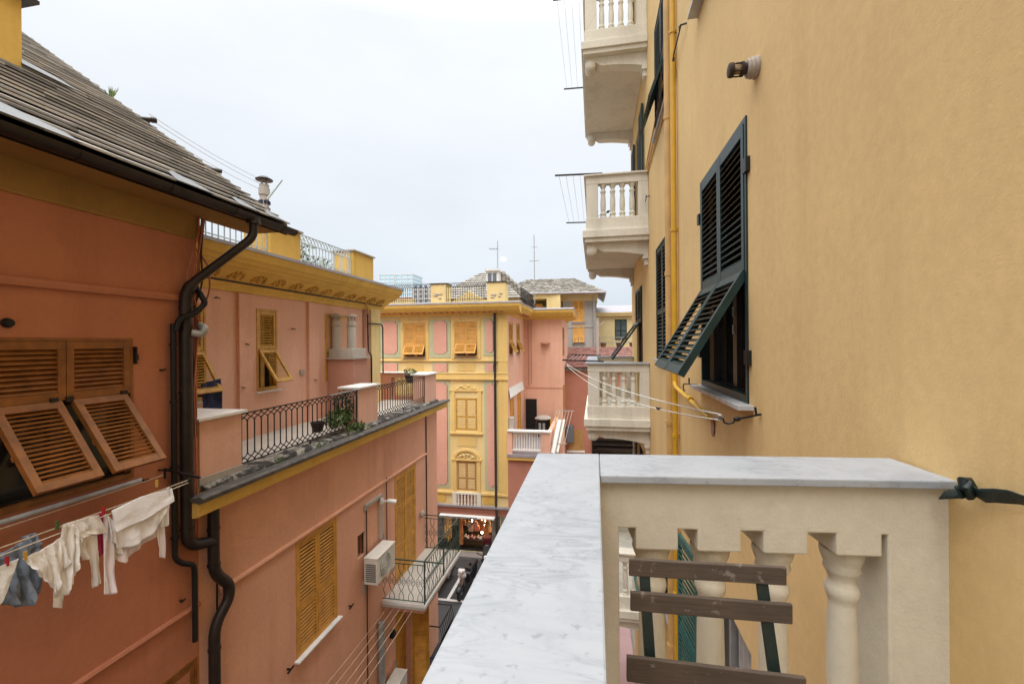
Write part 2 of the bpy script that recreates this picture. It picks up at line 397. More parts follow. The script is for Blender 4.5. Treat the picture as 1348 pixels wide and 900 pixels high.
def shutter_window(parent, T, u0, u1, v0, v1, mat, leaves=2, flap=0, split=None, pitch=.05, sill=None, sillm=None, framem=None, gl=None, mids=True, hole=True, stile=.055, name='window', curtain=False, jamb=.035, flapped=None, ang=38, dens=.9, th=.04, fin=.004):
    """window part: frame > sill, pane, shutters (upper leaf and tilted flap when flap angle is set)"""
    framem = framem or mat
    f = MB(); j = jamb
    f.box((u0,-.06,v0),(u0+j,.012,v1),T); f.box((u1-j,-.06,v0),(u1,.012,v1),T); f.box((u0+j,-.06,v1-j),(u1-j,.012,v1),T)
    if flap or flapped: f.box((u0+j,-.06,v0),(u1-j,.012,v0+j*1.6),T)
    fr = f.build(name, framem, parent, bevel=0)
    U0, U1, V1 = u0+j+.004, u1-j-.004, v1-j-.004
    V0 = v0 + (.06 if (flap or flapped) else .004)
    w = (U1-U0)/leaves
    for k in range(leaves):
        a, b = U0+k*w+(.003 if k else 0), U0+(k+1)*w-(.003 if k < leaves-1 else 0)
        if flap:
            s = MB(); leaf(s, T, a, b, split, V1, -.035, th, stile, (), pitch, ang=ang, dens=dens); s.build('shutter', mat, fr)
            s = MB(); Tf = hinge_T(T, split, .005, flap[k] if isinstance(flap,(list,tuple)) else flap)
            leaf(s, Tf, a+fin, b-fin, -(split-V0)+.01, -.012, -.035, th, stile, (), pitch, ang=ang, dens=dens)
            s.bar((a+.03,-.02,-(split-V0)*.55),(a+.03,-.03,-(split-V0)*.6),.012,T=Tf)
            s.build('shutter_flap', mat, fr)
        else:
            s = MB(); m = [V0+(V1-V0)*.42] if mids is True else (mids or ())
            leaf(s, T, a, b, V0, V1, -.035, th, stile, m, pitch, ang=ang, dens=dens); s.build('shutter', mat, fr)
    if hole:
        g = MB(); g.box((u0,-.155,v0),(u1,-.145,v1),T); g.build('pane', gl or M['glass'], fr)
        s = MB(); mu = (u0+u1)/2; e = .05
        for (a,b,c,d) in ((u0,u0+e,v0,v1),(u1-e,u1,v0,v1),(mu-e,mu+e,v0+e,v1-e),(u0+e,u1-e,v0,v0+e),(u0+e,u1-e,v1-e,v1)):
            s.box((a,-.145,c),(b,-.105,d),T)
        s.build('sash', M['fdark'] if framem in (M['green'], M['varn']) else framem, fr)  # behind varnished shutters the sash is coloured dark to stand for shade
        if curtain:
            c = MB(); c.grid(lambda a,b: (u0+.06+(u1-u0-.12)*a*.42, -.165+.012*math.sin(a*40), v0+(v1-v0)*b), 40, 1, T); c.build('curtain', M['curtain'], fr)
    else:
        g = MB(); g.box((u0+.01,-.058,v0+.01),(u1-.01,-.05,v1-.01),T); g.build('pane', M['dark'], fr)
    if sill:
        s = MB(); s.box((u0-sill[0],-.10,v0-sill[2]),(u1+sill[0],sill[1],v0-.001),T); s.build('sill', sillm or M['sill'], fr, bevel=.004)
    return fr
BAL = [(.052,0),(.052,.035),(.040,.05),(.056,.075),(.056,.10),(.040,.125),(.043,.15),(.048,.24),(.047,.34),(.040,.44),(.036,.50),(.050,.525),(.050,.545),(.036,.565),(.033,.60),(.052,.63),(.058,.655),(.058,.68)]
def baluster(mb, x, y, z0, h, k=1.0, n=12):
    s = h/.68; mb.lathe([(r*k*1.15, z*s) for r, z in BAL], (x,y,z0), n)
def leaves(mb, c, rad, n, size, up=.3, seed=0):
    rnd = random.Random(seed); c = Vector(c)
    for _ in range(n):
        while True:
            p = Vector((rnd.uniform(-1,1), rnd.uniform(-1,1), rnd.uniform(-1,1)))
            if p.length < 1 and rnd.random() < .25+.75*p.length: break
        q = c + Vector((p.x*rad[0], p.y*rad[1], p.z*rad[2]))
        if noise.noise(q*4/max(rad)) < -.18: continue
        d = Vector((rnd.gauss(0,1), rnd.gauss(0,1), rnd.gauss(0,1)+up)).normalized()*size*rnd.uniform(.6,1.3)
        s = d.cross(Vector((rnd.gauss(0,1),rnd.gauss(0,1),rnd.gauss(0,1)))).normalized()*size*.32
        mb.add([q-d*.5, q+s, q+d*.5, q-s],[(0,1,2,3)])

# ================================================================== RIGHT: yellow apartment house
RB = thing('apartment_house', 'tall yellow stucco apartment house with dark green shutters and cream balconies', 'building', (XR, 4, ZG))
YE = 12.95
holes = []
colA, colB = (3.29, 4.63), (6.56, 7.84)
for k in (-2,-1,0,1,2):
    z = 3.72*k
    if k > -2: holes.append((colA[0], colA[1], -.44+z, 1.55+z, .18)); holes.append((colB[0], colB[1], -.30+z, 1.55+z, .18))
    if k > -2: holes.append((10.15, 11.45, -1.50+z, 1.25+z, .18))
mb = MB(); wall_open(mb, FR, -6, YE, ZG, 14, holes)
mb.add([(XR,YE,ZG),(XR+9,YE,ZG),(XR+9,YE,14),(XR,YE,14)],[(0,1,2,3)])
mb.add([(XR,-6,ZG),(XR+9,-6,ZG),(XR+9,-6,14),(XR,-6,14)],[(0,1,2,3)])
mb.add([(XR,-6,14),(XR+9,-6,14),(XR+9,YE,14),(XR,YE,14)],[(0,1,2,3)])
mb.build('wall', M['wall_y'], RB, recalc=False)
# window beside our balcony: shutters shut above, flap pushed out below
fr = shutter_window(RB, FR, colA[0], colA[1], -.44, 1.55, M['green'], 2, [31,31], .49, pitch=.052, ang=46, dens=1.3, th=.052, sill=(.09,.10,.035), gl=M['glass'], stile=.05, framem=M['green'], curtain=True)
fr['label'] = 'near window with green shutter flap pushed out'
for y in (colA[0]-.02, colA[1]+.02):
    for z in (-.12, 1.2): h = MB(); h.box((y-.035,.0,z-.05),(y+.035,.03,z+.05),FR); h.build('hinge', M['black'], fr)
hd = MB(); hd.bar((3.98,-.10,.05),(3.98,-.10,.13),.014,T=FR); hd.bar((3.98,-.10,.20),(3.98,-.10,.28),.014,T=FR); hd.build('window_handle', M['metalw'], fr)
shutter_window(RB, FR, colB[0], colB[1], -.30, 1.55, M['green'], 2, pitch=.06, sill=(.06,.06,.035), hole=False, jamb=.03)
shutter_window(RB, FR, colB[0], colB[1], -.30+3.72, 1.55+3.72, M['green'], 2, [20,20], .5+3.72, pitch=.06, sill=(.06,.06,.035), jamb=.03)
shutter_window(RB, FR, colA[0], colA[1], -.44+3.72, 1.55+3.72, M['green'], 2, pitch=.075, sill=(.09,.10,.035), hole=False)
shutter_window(RB, FR, colB[0], colB[1], -.30-3.72, 1.55-3.72, M['greenf'], 2, [42,42], .45-3.72, pitch=.06, sill=(.06,.06,.035))
# lower window: one leaf folded back on the wall, the pane bare
z = -3.72
f = MB(); 
for (a,b,c,d) in ((3.29,3.33,-.44,1.55),(4.59,4.63,-.44,1.55),(3.33,4.59,1.51,1.55),(3.94,3.98,-.44,1.51)): f.box((a,-.12,c+z),(b,-.05,d+z),FR)
fr = f.build('window', M['metalg'], RB)
g = MB(); g.box((3.29,-.15,-.44+z),(4.63,-.13,1.55+z),FR); g.build('pane', M['glass'], fr)
g = MB(); g.grid(lambda a,b: (3.35+.55*a, -.11+.015*math.sin(a*34), z-.40+1.9*b), 40, 1, FR); g.build('curtain', M['curtain'], fr)
T2 = FR @ Matrix.Translation((4.64,.03,0)) @ Matrix.Rotation(R(6),4,'Z')
s = MB(); leaf(s, T2, .01, .66, -.42+z, 1.53+z, 0, .04, .05, (.5+z,), .06, ang=-40); s.build('shutter', M['greenf'], fr)
s = MB(); s.box((3.2,-.1,-.475+z),(4.72,.1,-.441+z),FR); s.build('sill', M['sill'], fr, bevel=.004)
# doors behind the balconies
for k in (-1,0,1,2):
    zz = 3.72*k
    f = MB()
    for (a,b,c,d) in ((10.15,10.22,-1.5,1.25),(11.38,11.45,-1.5,1.25),(10.22,11.38,1.18,1.25),(10.77,10.83,-1.5,1.18)): f.box((a,-.12,c+zz),(b,-.04,d+zz),FR)
    fr = f.build('balcony_door', M['fdark'], RB)
    g = MB(); g.box((10.15,-.17,-1.5+zz),(11.45,-.14,1.25+zz),FR); g.build('pane', M['glass'], fr)
    if k == 0:
        s = MB(); leaf(s, FR, 10.18, 10.80, .42, 1.22, .0, .04, .05, (), .06); leaf(s, FR, 10.80, 11.42, .42, 1.22, .0, .04, .05, (), .06); s.build('shutter', M['green'], fr)
        s = MB(); Tf = hinge_T(FR, .42, .03, 36); leaf(s, Tf, 10.2, 11.4, -1.05, -.02, 0, .04, .05, (), .06); s.build('shutter_flap', M['green'], fr)
    else:
        s = MB(); leaf(s, FR, 9.51, 10.13, -1.48+zz, 1.22+zz, .02, .04, .05, (-.2+zz,), .06)
        leaf(s, FR, 11.47, 12.09, -1.48+zz, 1.22+zz, .02, .04, .05, (-.2+zz,), .06); s.build('shutter', M['green'], fr)
# balconies down the street, one per storey
Y0, Y1, XB = 8.89, 12.62, -.145
def balcony(zr, k):
    m = MB(); t = .15
    # beams under the rail, plinth, piers, slab
    for (z0,z1,e) in ((zr-.19,zr-.032,.0),(zr-1.11,zr-.86,.012)):
        m.box((XB-e,Y0-e,z0),(XR-.001,Y0+t,z1)); m.box((XB-e,Y1-t,z0),(XR-.001,Y1+e,z1)); m.box((XB-e,Y0+t,z0),(XB+t,Y1-t,z1))
    for y in (Y0+.004, Y1-.254): 
        m.box((XB+.004,y,zr-.862),(XB+.23,y+.25,zr-.188)); m.box((XR-.19,y,zr-.862),(XR-.002,y+.2,zr-.188))
    m.box((XB+.004,(Y0+Y1)/2-.14,zr-.862),(XB+.2,(Y0+Y1)/2+.14,zr-.188))
    m.box((XB-.075,Y0-.075,zr-1.255),(XR-.001,Y1+.075,zr-1.108))
    m.box((XB-.035,Y0-.035,zr-1.34),(XR-.001,Y1+.035,zr-1.253))
    b = m.build('balcony', M['cream'], RB, bevel=.008)
    c = MB(); e = .045
    c.box((XB-e,Y0-e,zr-.034),(XR-.001,Y0+t+.06,zr)); c.box((XB-e,Y1-t-.06,zr-.034),(XR-.001,Y1+e,zr)); c.box((XB-e,Y0+t+.062,zr-.034),(XB+t+.06,Y1-t-.062,zr))
    c.build('coping', M['marble'] if k == 0 else M['cream'], b, bevel=.005)
    for y in (Y0+.10, Y1-.34):            # scrolled consoles
        q = MB(); poly = [(XR-.001,zr-1.341),(XB+.05,zr-1.341),(XB+.0,zr-1.38)]
        cx, cz, r = XB+.10, zr-1.47, .105
        for i in range(15): a = R(165+ i*15); poly.append((cx+r*math.cos(a), cz+r*math.sin(a)))
        for i in range(1,9):
            s = i/8; poly.append((cx+r*.95+ (XR-.06-cx-r*.95)*s, cz-.045 - .09*s + .03*math.sin(s*math.pi)))
        poly += [(XR-.001,zr-1.61)]
        q.sweep(poly, y, y+.24)
        q.lathe([(.085,0),(.085,.02),(.05,.035),(.02,.04)], (cx,y,cz), 16, ax=(0,-1,0))
        q.box((XR-.10,y-.012,zr-1.68),(XR-.001,y+.252,zr-1.611)); q.box((XR-.07,y+.03,zr-1.80),(XR-.001,y+.21,zr-1.681))
        q.build('console', M['cream'], b, smooth=35)
    xs = [XB+.33+i*.185 for i in range(4)]
    pr = MB(); baluster(pr, 0, 0, 0, .672, .95, 10); pr = pr.v, pr.f
    ys = [Y0+.42+i*(1.34/6) for i in range(7)]; ys = ys + [Y1-(y-Y0) for y in ys]
    spots = [(x,Y0+.08) for x in xs] + [(x,Y1-.08) for x in xs] + [(XB+.08,y) for y in ys if abs(y-(Y0+Y1)/2) > .2]
    first = None
    for x, y in spots:
        if first is None:
            q = MB(); q.add([p+Vector((x,y,zr-.861)) for p in pr[0]], pr[1]); first = q.build('baluster', M['cream'], b, smooth=40); fx = (x,y)
        else:
            d = first.copy(); C.objects.link(d); d.parent = b; d.location = (x-fx[0], y-fx[1], 0)
    return b
for k in (-1,0,1,2): balcony(-.42+3.72*k, k)
# pipes and cables on the wall
def rpipe(name, pts, r, mat, n=12): 
    m = MB(); m.tube(pts, r, n); return m.build(name, M[mat], RB, smooth=50)
q = MB(); q.tube([(XR-.05,5.86,-9),(XR-.05,5.86,14)], .034, 12)
for z in (-6,-3.2,-1.2,1.4,3.9,5.9,9): q.lathe([(.044,-.02),(.044,.02)], (XR-.05,5.86,z), 12); q.bar((XR-.05,5.86,z),(XR,5.86,z),.02)
q.build('gas_pipe', M['yelpipe'], RB, smooth=50)
q = MB(); q.tube([(XR-.055,6.22,-9),(XR-.055,6.22,14)], .05, 14)
for z in (-7,-4.1,-1.1,.9,3.0,5.2,8): q.lathe([(.058,-.03),(.058,.03)], (XR-.055,6.22,z), 14); q.bar((XR-.05,6.22,z+.1),(XR,6.22,z+.1),.016)
q.build('downpipe', M['tanpipe'], RB, smooth=50)
p0 = onX(893,508,XR-.05); p1 = onX(935,550,XR-.05)
q = MB(); q.tube([(XR-.06,5.86,p0.z+.03),(XR-.07,5.7,p0.z-.02),(XR-.06,p1.y,p1.z)], .024, 12); pm = (p0+p1)/2; q.lathe([(.034,-.05),(.034,.05)], (XR-.062,(5.7+p1.y)/2,(p0.z+p1.z)/2), 12, ax=(0,5.7-p1.y,p0.z-p1.z))
q.build('gas_branch_pipe', M['yelpipe'], RB, smooth=50)
for i, dx in enumerate((0,.10,.2)):
    a = onX(889-7*i,96+2*i,XR-.02); b = onX(851-3*i,232+6*i,XR-.02)
    q = MB(); q.tube([(XR-.02,5.95+.06*i,a.z+9),(XR-.02,5.97+.06*i,a.z+.6),a,b,(XR-.02,b.y+.4,b.z-.25)], .014, 8); q.build('cable_conduit', M['tanpipe'], RB, smooth=60)
for i, (u, w, c) in enumerate(((870,0,'bluecl'),(874,30,'tanpipe'),(877,60,'bluecl'),(872,90,'black'))):
    q = MB(); P = [onX(878-.6*i,-60,XR-.03), onX(879-2*i,20+w*.3,XR-.045), onX(873-1.5*i,80,XR-.05), onX(870-2*i,120+5*i,XR-.035), onX(866-i,165,XR-.03)]
    q.tube(P, .006, 6); q.build('cable', M[c], RB)
q = MB(); q.ball(onX(938,562,XR-.012), .05, 10, 8, (.25,1,1.7)); q.build('cable_stub', M['ridge'], RB, smooth=60)
# wall stays (shutter hooks)
for (px,py,s) in ((903,31,1),(917,506,.8),(855,258,.8),(852,316,.7)):
    p = onX(px,py,XR-.01); q = MB(); q.bar((XR,p.y,p.z),(XR-.07,p.y+.02,p.z),.014); q.bar((XR-.06,p.y+.02,p.z),(XR-.06,p.y+.50*s,p.z-.03),.013); q.tube([(XR-.06,p.y+.5*s,p.z-.03),(XR-.06,p.y+.56*s,p.z-.07),(XR-.06,p.y+.5*s,p.z-.11),(XR-.06,p.y+.44*s,p.z-.10)],.007,6)
    q.bar((XR-.06,p.y+.12,p.z),(XR-.06,p.y+.12,p.z+.06),.014); q.build('shutter_stay', M['black'], RB)
# round bulkhead lamp without its shade
p = onX(997,89,XR)
lm = thing('wall_lamp', 'small round wall lamp with a dark cage above the green shuttered window', 'lamp', (XR,p.y,p.z))
q = MB(); q.lathe([(.066,0),(.07,.012),(.063,.02),(.066,.035),(.058,.045),(.060,.055),(.05,.065)], (XR,p.y,p.z), 24, ax=(-1,0,0)); q.build('base', M['cement'], lm, smooth=40)
q = MB(); q.lathe([(.036,.06),(.036,.08),(.046,.085),(.046,.098),(.03,.102)], (XR,p.y,p.z), 18, ax=(-1,0,0))
for i in range(5):
    a = i*math.pi*.4; q.tube([(XR-.095,p.y+.04*math.cos(a),p.z+.04*math.sin(a)),(XR-.13,p.y+.040*math.cos(a),p.z+.040*math.sin(a)),(XR-.165,p.y+.034*math.cos(a),p.z+.034*math.sin(a))], .005, 6)
q.lathe([(.044,.145),(.046,.152),(.044,.172),(.034,.176)], (XR,p.y,p.z), 14, ax=(-1,0,0)); q.build('cage', M['rust'], lm, smooth=40)
q = MB(); q.lathe([(.026,.095),(.030,.115),(.030,.14),(.02,.15)], (XR,p.y,p.z), 14, ax=(-1,0,0)); q.build('glass', M['frost'], lm, smooth=60)

# ------------------------------------------------------------------ our own balcony (part of the same house)
zt = -.42; an = R(5.9); O = Vector((.013,1.412,0)); e1 = Vector((math.cos(an),math.sin(an),0)); e2 = Vector((-math.sin(an),math.cos(an),0))
TO = frame(O, e1, e2, (0,0,1))          # along the front rail, away from us, up
m = MB(); L = 1.047
m.box((-.01,.03,zt-1.12),(1.06,.20,zt-.8605),TO)
bs = (.181,.372,.572,.787)
comb = [(-.011,zt-.0262),(-.011,zt-.8601),(.062,zt-.8601),(.062,zt-.178)]
for s in bs: comb += [(s-.066,zt-.178),(s-.066,zt-.246),(s+.066,zt-.246),(s+.066,zt-.178)]
comb += [(.87,zt-.178),(.87,zt-.8601),(1.06,zt-.8601),(1.06,zt-.0262)]
m.prism(comb, .03, .20, TO)
m.box((-.19,-3.6,zt-.185),(-.012,1.62,zt-.0262)); m.box((-.19,-3.6,zt-1.12),(-.012,1.62,zt-.86))
m.box((-.188,1.405,zt-.861),(-.010,1.625,zt-.184))
m.box((-.188,-1.2,zt-.861),(-.014,-.9,zt-.184))
m.box((-.26,-3.7,zt-1.27),(XR-.001,1.52,zt-1.119))
ob = m.build('balcony', M['cream_n'], RB, bevel=.006); ob['label'] = 'near balcony with white marble coping'
# marble coping: two slabs with a joint in line with the inner edge
c = MB(); c.prism([(-.215,-3.6),(.0095,-3.6),(.0125,1.412),(.0135,1.6803),(-.215,1.655)], zt-.026, zt, frame((0,0,0),(1,0,0),(0,0,1),(0,1,0))); c.build('coping', M['marble'], ob, bevel=.004)
c = MB(); c.prism([(.0012,-.001),(1.045,-.001),(1.045,.262),(.0285,.266)], zt-.026, zt-.0005, frame(O,e1,(0,0,1),e2)); c.build('coping', M['marble'], ob, bevel=.004)
first = None
for s in bs:
    p = O + e1*s + e2*.115
    if first is None:
        q = MB(); q.lathe([(r*.88,min(zz,.615)) for r,zz in [(.075,0),(.075,.03),(.06,.045),(.06,.06),(.068,.08),(.05,.11),(.047,.14),(.050,.2),(.047,.36),(.044,.425),(.043,.435),(.052,.452),(.056,.468),(.052,.484),(.043,.496),(.044,.512),(.052,.528),(.060,.540),(.056,.553),(.066,.575),(.071,.592),(.069,.606)]], (p.x,p.y,zt-.861), 28)
        first = q.build('baluster', M['cream_n'], ob, smooth=50); p0 = p
    else:
        d = first.copy(); C.objects.link(d); d.parent = ob; d.location = p-p0
for i in range(9):
    y = -.75+i*.23 if i < 9 else 0
    d = first.copy(); C.objects.link(d); d.parent = ob; d.location = Vector((-.1, y, 0)) - Vector((p0.x,p0.y,0))
fl = MB(); fl.box((-.011,-3.6,zt-1.118),(XR-.002,1.40,zt-1.10)); fl.build('floor', M['pave'], ob)

# green strap tied round the pier end
p = onX(1273,641,XR-.03)
st = thing('tie_strap', 'dark green strap knotted round the end of the marble coping', 'strap', p)
q = MB(); q.tube([p+Vector((.0,-.012,.018)),p+Vector((-.012,-.018,.004)),p+Vector((-.004,-.014,-.018)),p+Vector((.012,-.004,-.008)),p+Vector((.006,.008,.016)),p+Vector((-.012,-.004,.02)),p+Vector((-.018,-.01,-.006))],[.008,.013,.014,.013,.014,.013,.008],8); q.build('knot', M['strap'], st, smooth=60)
def ribbon(pts, w, tw=0):
    q = MB(); pts = [Vector(x) for x in pts]; n = len(pts)
    def fn(a, b):
        t = a*(n-1); i = min(int(t), n-2); c = pts[i].lerp(pts[i+1], t-i); d = (pts[i+1]-pts[i]).normalized()
        up = Vector((0,0,1)); up = (up-d*up.dot(d)).normalized(); sd = d.cross(up); an2 = tw*a
        wv = (up*math.cos(an2)+sd*math.sin(an2))*w[min(i,len(w)-1)]
        return c + wv*(b-.5)
    q.grid(fn, 24, 3); return q
q = ribbon([p, p+Vector((.0,-.05,-.006)), onX(1310,652,XR-.035), onX(1335,654,XR-.03), onX(1365,664,XR-.025), onX(1400,668,XR-.03)], [.026,.036,.038,.036,.036], .9); q.build('tail', M['strap'], st, solid=.003, smooth=60)
q = ribbon([p, p+Vector((-.03,-.012,-.014)), O+e1*.985+e2*-.015+Vector((0,0,zt-.038))], [.036,.03], .7); q.build('tail', M['strap'], st, solid=.003, smooth=60)

# folding chair on our balcony: three back slats in view
ch = thing('folding_chair', 'folding chair with brown wooden slats on a dark green metal frame, on the near balcony', 'chair', (.27,1.0,zt-1.10))
def slat(px0,pyt0,pyb0,px1,pyt1,pyb1,Y,th=.012):
    q = MB(); a,b,c,d = onY(px0,pyt0,Y),onY(px1,pyt1,Y),onY(px1,pyb1,Y),onY(px0,pyb0,Y)
    tl = Vector((0,th,0)); q.add([a,b,c,d,a+tl,b+tl,c+tl,d+tl],[(0,1,2,3),(7,6,5,4),(0,4,5,1),(1,5,6,2),(2,6,7,3),(3,7,4,0)])
    return q
for i, s in enumerate(((828,736,758,1036,747,771,1.215),(830,779,804,1044,796,822,1.19),(825,864,897,1062,893,930,1.12))):
    slat(*s).build('slat', M['wood'], ch, bevel=.0025)
for i in range(5):
    q = MB(); y = 1.06-.075*i; q.box((.075,y-.055,zt-.66),(.485,y,zt-.645)); q.build('seat_slat', M['wood'], ch, bevel=.003)
zf = zt-1.099
for x in (.135,.425):
    q = MB(); q.bar((x-.01,1.235,zt-.175),(x,1.13,zt-.50),.026,.012); q.bar((x,1.13,zt-.50),(x+.0,.66,zf),.008,.02); q.build('frame_bar', M['strap'], ch)
    q = MB(); q.bar((x+.012,.68,zt-.655),(x+.012,1.16,zf),.008,.02); q.build('leg', M['strap'], ch)
q = MB(); q.bar((.12,.70,zf+.1),(.44,.70,zf+.1),.012); q.bar((.13,1.11,zf+.13),(.44,1.11,zf+.13),.012); q.build('stretcher', M['strap'], ch)

# pulley clothesline from the wall hook by the window to the rod of the next balcony
def sagline(a, b, sag, n=16):
    a, b = Vector(a), Vector(b); return [a.lerp(b,i/n) - Vector((0,0,sag*4*(i/n)*(1-i/n))) for i in range(n+1)]
w0 = onX(1002,545,XR); tip = onY(968,552,w0.y+.03); pul = onY(948,549,w0.y+.18)
cl = thing('pulley_clothesline', 'white looped clothesline running from the black wall hook to the next balcony', 'clothesline', w0)
q = MB(); q.bar(w0,tip,.012); q.bar(w0+Vector((-.03,0,0)),w0+Vector((-.035,0,.045)),.012); q.tube([tip,tip+Vector((-.012,.005,-.022)),tip+Vector((-.04,.01,-.032)),tip+Vector((-.065,.01,-.022)),tip+Vector((-.07,.01,-.004))],.006,8)
q.ball(tip+Vector((.012,0,.004)),.016,8,6,(1.6,1,1)); q.bar(tip+Vector((-.07,.01,0)),pul,.007); q.build('hook', M['black'], cl, smooth=40)
q = MB(); q.lathe([(.012,-.009),(.019,-.008),(.015,0),(.019,.008),(.012,.009)], pul, 14, ax=(.3,.8,.4)); q.build('pulley', M['metalg'], cl, smooth=40)
far = onY(745,479,9.02)
for k, (o1, o2, sg) in enumerate((((0,0,.020),(0,.0,.01),.10),((0,0,-.020),(.02,0,-.03),.17))):
    q = MB(); q.tube(sagline(pul+Vector(o1), far+Vector(o2), sg, 22), .0052, 6); q.build('rope', M['rope'], cl, smooth=60)
kn = MB(); kp = sagline(pul+Vector((0,0,-.02)), far, .17, 22)[4]; kn.ball(kp, .012, 8, 6, (1.8,1,1)); kn.ball(kp+Vector((-.02,.02,.006)), .008, 8, 6); kn.build('knot', M['black'], cl, smooth=60)
# laundry racks (rods with lines) on the three balconies down the street
def rack(zr, name, label, y0, y1, xo=-.75, nl=4):
    t = thing(name, label, 'laundry rack', (XB,y0,zr), 'laundry racks along the balcony rails')
    for y in (y0, y1):
        q = MB(); q.bar((XB+.32,y,zr+.02),(XB+xo+.1,y,zr+.05),.028,.028); q.build('rod', M['black'], t)
    for i in range(nl):
        x = XB-.12+(xo+.30)*i/(nl-1); q = MB(); q.tube(sagline((x,y0,zr+.052),(x,y1,zr+.052),.02,8),.0035,5); q.build('wire', M['linew'], t)
rack(-.42+7.44, 'laundry_rack', 'rods and thin wires outside the topmost cream balcony', Y0+.25, Y1-.2)
rack(-.42+3.72, 'laundry_rack', 'pair of bare black rods outside the middle cream balcony', Y0+.02, Y1-.1, -.72, 4)
rack(-.42, 'laundry_rack', 'black rods with white lines outside the lowest cream balcony in view', Y0+.02, Y1-.1, -.60, 4)
# things standing on the middle balcony
q = MB(); q.ball((.35,10.2,2.55), .22, 14, 10); q.ball((.72,10.0,2.42), .16, 12, 8); leaves(q, (.3,10.4,2.6), (.3,.5,.4), 160, .10, seed=3)
solo(q, 'balcony_shrub', M['leafd'], 'dark round shrub behind the balusters of the middle cream balcony', 'plant')

# ================================================================== LEFT NEAR: terracotta house with slate roof
B1 = thing('terracotta_house', 'terracotta house with dark slate roof, brown downpipe and varnished louvred shutters', 'building', (XL,0,ZG))
YB = 4.60; ze = 1.62; sl = .70
W1 = (2.63, 3.83, -1.39, .07)
holes = [(W1[0],W1[1],W1[2],W1[3],.18)]
mb = MB(); wall_open(mb, FL, -6, YB, ZG, 1.29, holes)
mb.add([(XL,YB,ZG),(-13,YB,ZG),(-13,YB,-1.1),(-8.9,YB,ze+4.6*sl),(XL,YB,1.9)],[(0,1,2,3,4)])
mb.add([(XL,-6,ZG),(-13,-6,ZG),(-13,-6,-1.1),(-8.9,-6,ze+4.6*sl),(XL,-6,1.9)],[(0,1,2,3,4)])
mb.build('wall', M['terra'], B1, recalc=False)
q = MB(); q.sweep([(XL+.025,1.28),(XL+.035,1.30),(XL+.035,1.56),(-4.34,1.565),(-4.34,1.60),(XL-.3,1.9),(XL-.3,1.28)], -6, YB+.004); q.sweep([(-4.85,1.57),(-4.30,1.567),(-4.27,1.64),(-4.85,2.02)], YB+.008, 5.50); q.build('eaves_frieze', M['mustard'], B1)
q = MB(); q.sweep([(XL,.50),(XL+.05,.51),(XL+.06,.545),(XL+.05,.58),(XL,.59)], -6, YB-.24); q.build('string_course', M['terra_t'], B1)
q = MB(); q.sweep([(XL,-3.20),(XL+.035,-3.195),(XL+.045,-3.17),(XL+.035,-3.15),(XL,-3.14)], -6, YB-.004); q.build('string_course', M['terra_t'], B1)
# roof: sheathing plus overlapping slate courses
q = MB(); q.prism([(-4.24,1.60),(-8.95,1.60+4.71*sl),(-13.4,1.6+.2),(-13.4,1.5),(-8.95,1.52+4.71*sl),(-4.24,1.52)], -6, 5.50, frame((0,0,0),(1,0,0),(0,1,0),(0,0,1)))
roof = q.build('roof', M['brownp'], B1)
q = MB(); rnd = random.Random(4); nc = 30; ln = math.hypot(1,sl)
for i in range(nc):
    xa = -4.20 - i*4.72/nc; y = 5.53 - rnd.uniform(0,.05) - (i%2)*.0
    while y > -1.2:
        w = rnd.uniform(.38,.62); j = rnd.uniform(-.008,.008); lift = rnd.uniform(0,.006)
        x0, x1 = xa+j, xa-.30; z0 = ze + (-4.21-x0)*sl + .080 + lift; z1 = ze + (-4.21-x1)*sl + .012
        y0 = y-w+.004
        if i == 0 and rnd.random() < .0: pass
        q.add([(x0,y0,z0-.022),(x0,y,z0-.022),(x0,y,z0),(x0,y0,z0),(x1,y0,z1-.02),(x1,y,z1-.02),(x1,y,z1),(x1,y0,z1)],
              [(0,1,2,3),(4,7,6,5),(0,3,7,4),(1,5,6,2),(3,2,6,7),(0,4,5,1)])
        y -= w
q.build('slate_tiles', M['slate'], roof)
q = MB(); q.prism([(-4.20,1.58),(-8.93,1.58+4.73*sl),(-8.93,1.695+4.73*sl),(-4.20,1.675)], 5.40, 5.46, frame((0,0,0),(1,0,0),(0,1,0),(0,0,1))); q.build('verge_board', M['stone_d'], roof)
for (y0,y1,d) in ((2.1,2.95,.30),(3.8,4.25,.2),(4.6,4.95,.17),(5.1,5.42,.13)):
    q = MB(); x0 = -4.185; zf2 = lambda x: ze+(-4.21-x)*sl+.085
    tp = [(x0,y0,zf2(x0)),(x0,y1,zf2(x0)),(x0-d*.25,y1-.06,zf2(x0-d*.25)+.006),(x0-d*.6,y0+(y1-y0)*.6,zf2(x0-d*.6)+.01),(x0-d,y0+.12,zf2(x0-d)+.012),(x0-d*.7,y0+.02,zf2(x0-d*.7)+.01)]
    n = len(tp); q.add(tp+[(x,y,z-.006) for x,y,z in tp], [tuple(range(n)),tuple(range(2*n-1,n-1,-1))]+[(k,k+n,(k+1)%n+n,(k+1)%n) for k in range(n)])
    q.build('flashing', M['flash'], roof)
q = MB(); x0 = -6.20
q.add([(x0,3.8,ze+2*sl+.105),(x0,4.35,ze+2*sl+.10),(x0-.10,4.2,ze+2.1*sl+.11),(x0-.18,3.84,ze+2.18*sl+.12),(x0,3.8,ze+2*sl+.095),(x0,4.35,ze+2*sl+.09),(x0-.10,4.2,ze+2.1*sl+.10),(x0-.18,3.84,ze+2.18*sl+.11)],[(0,1,2,3),(7,6,5,4),(0,4,5,1),(1,5,6,2),(2,6,7,3),(3,7,4,0)])
q.build('flashing', M['flash'], roof)
q = MB(); y = 5.40
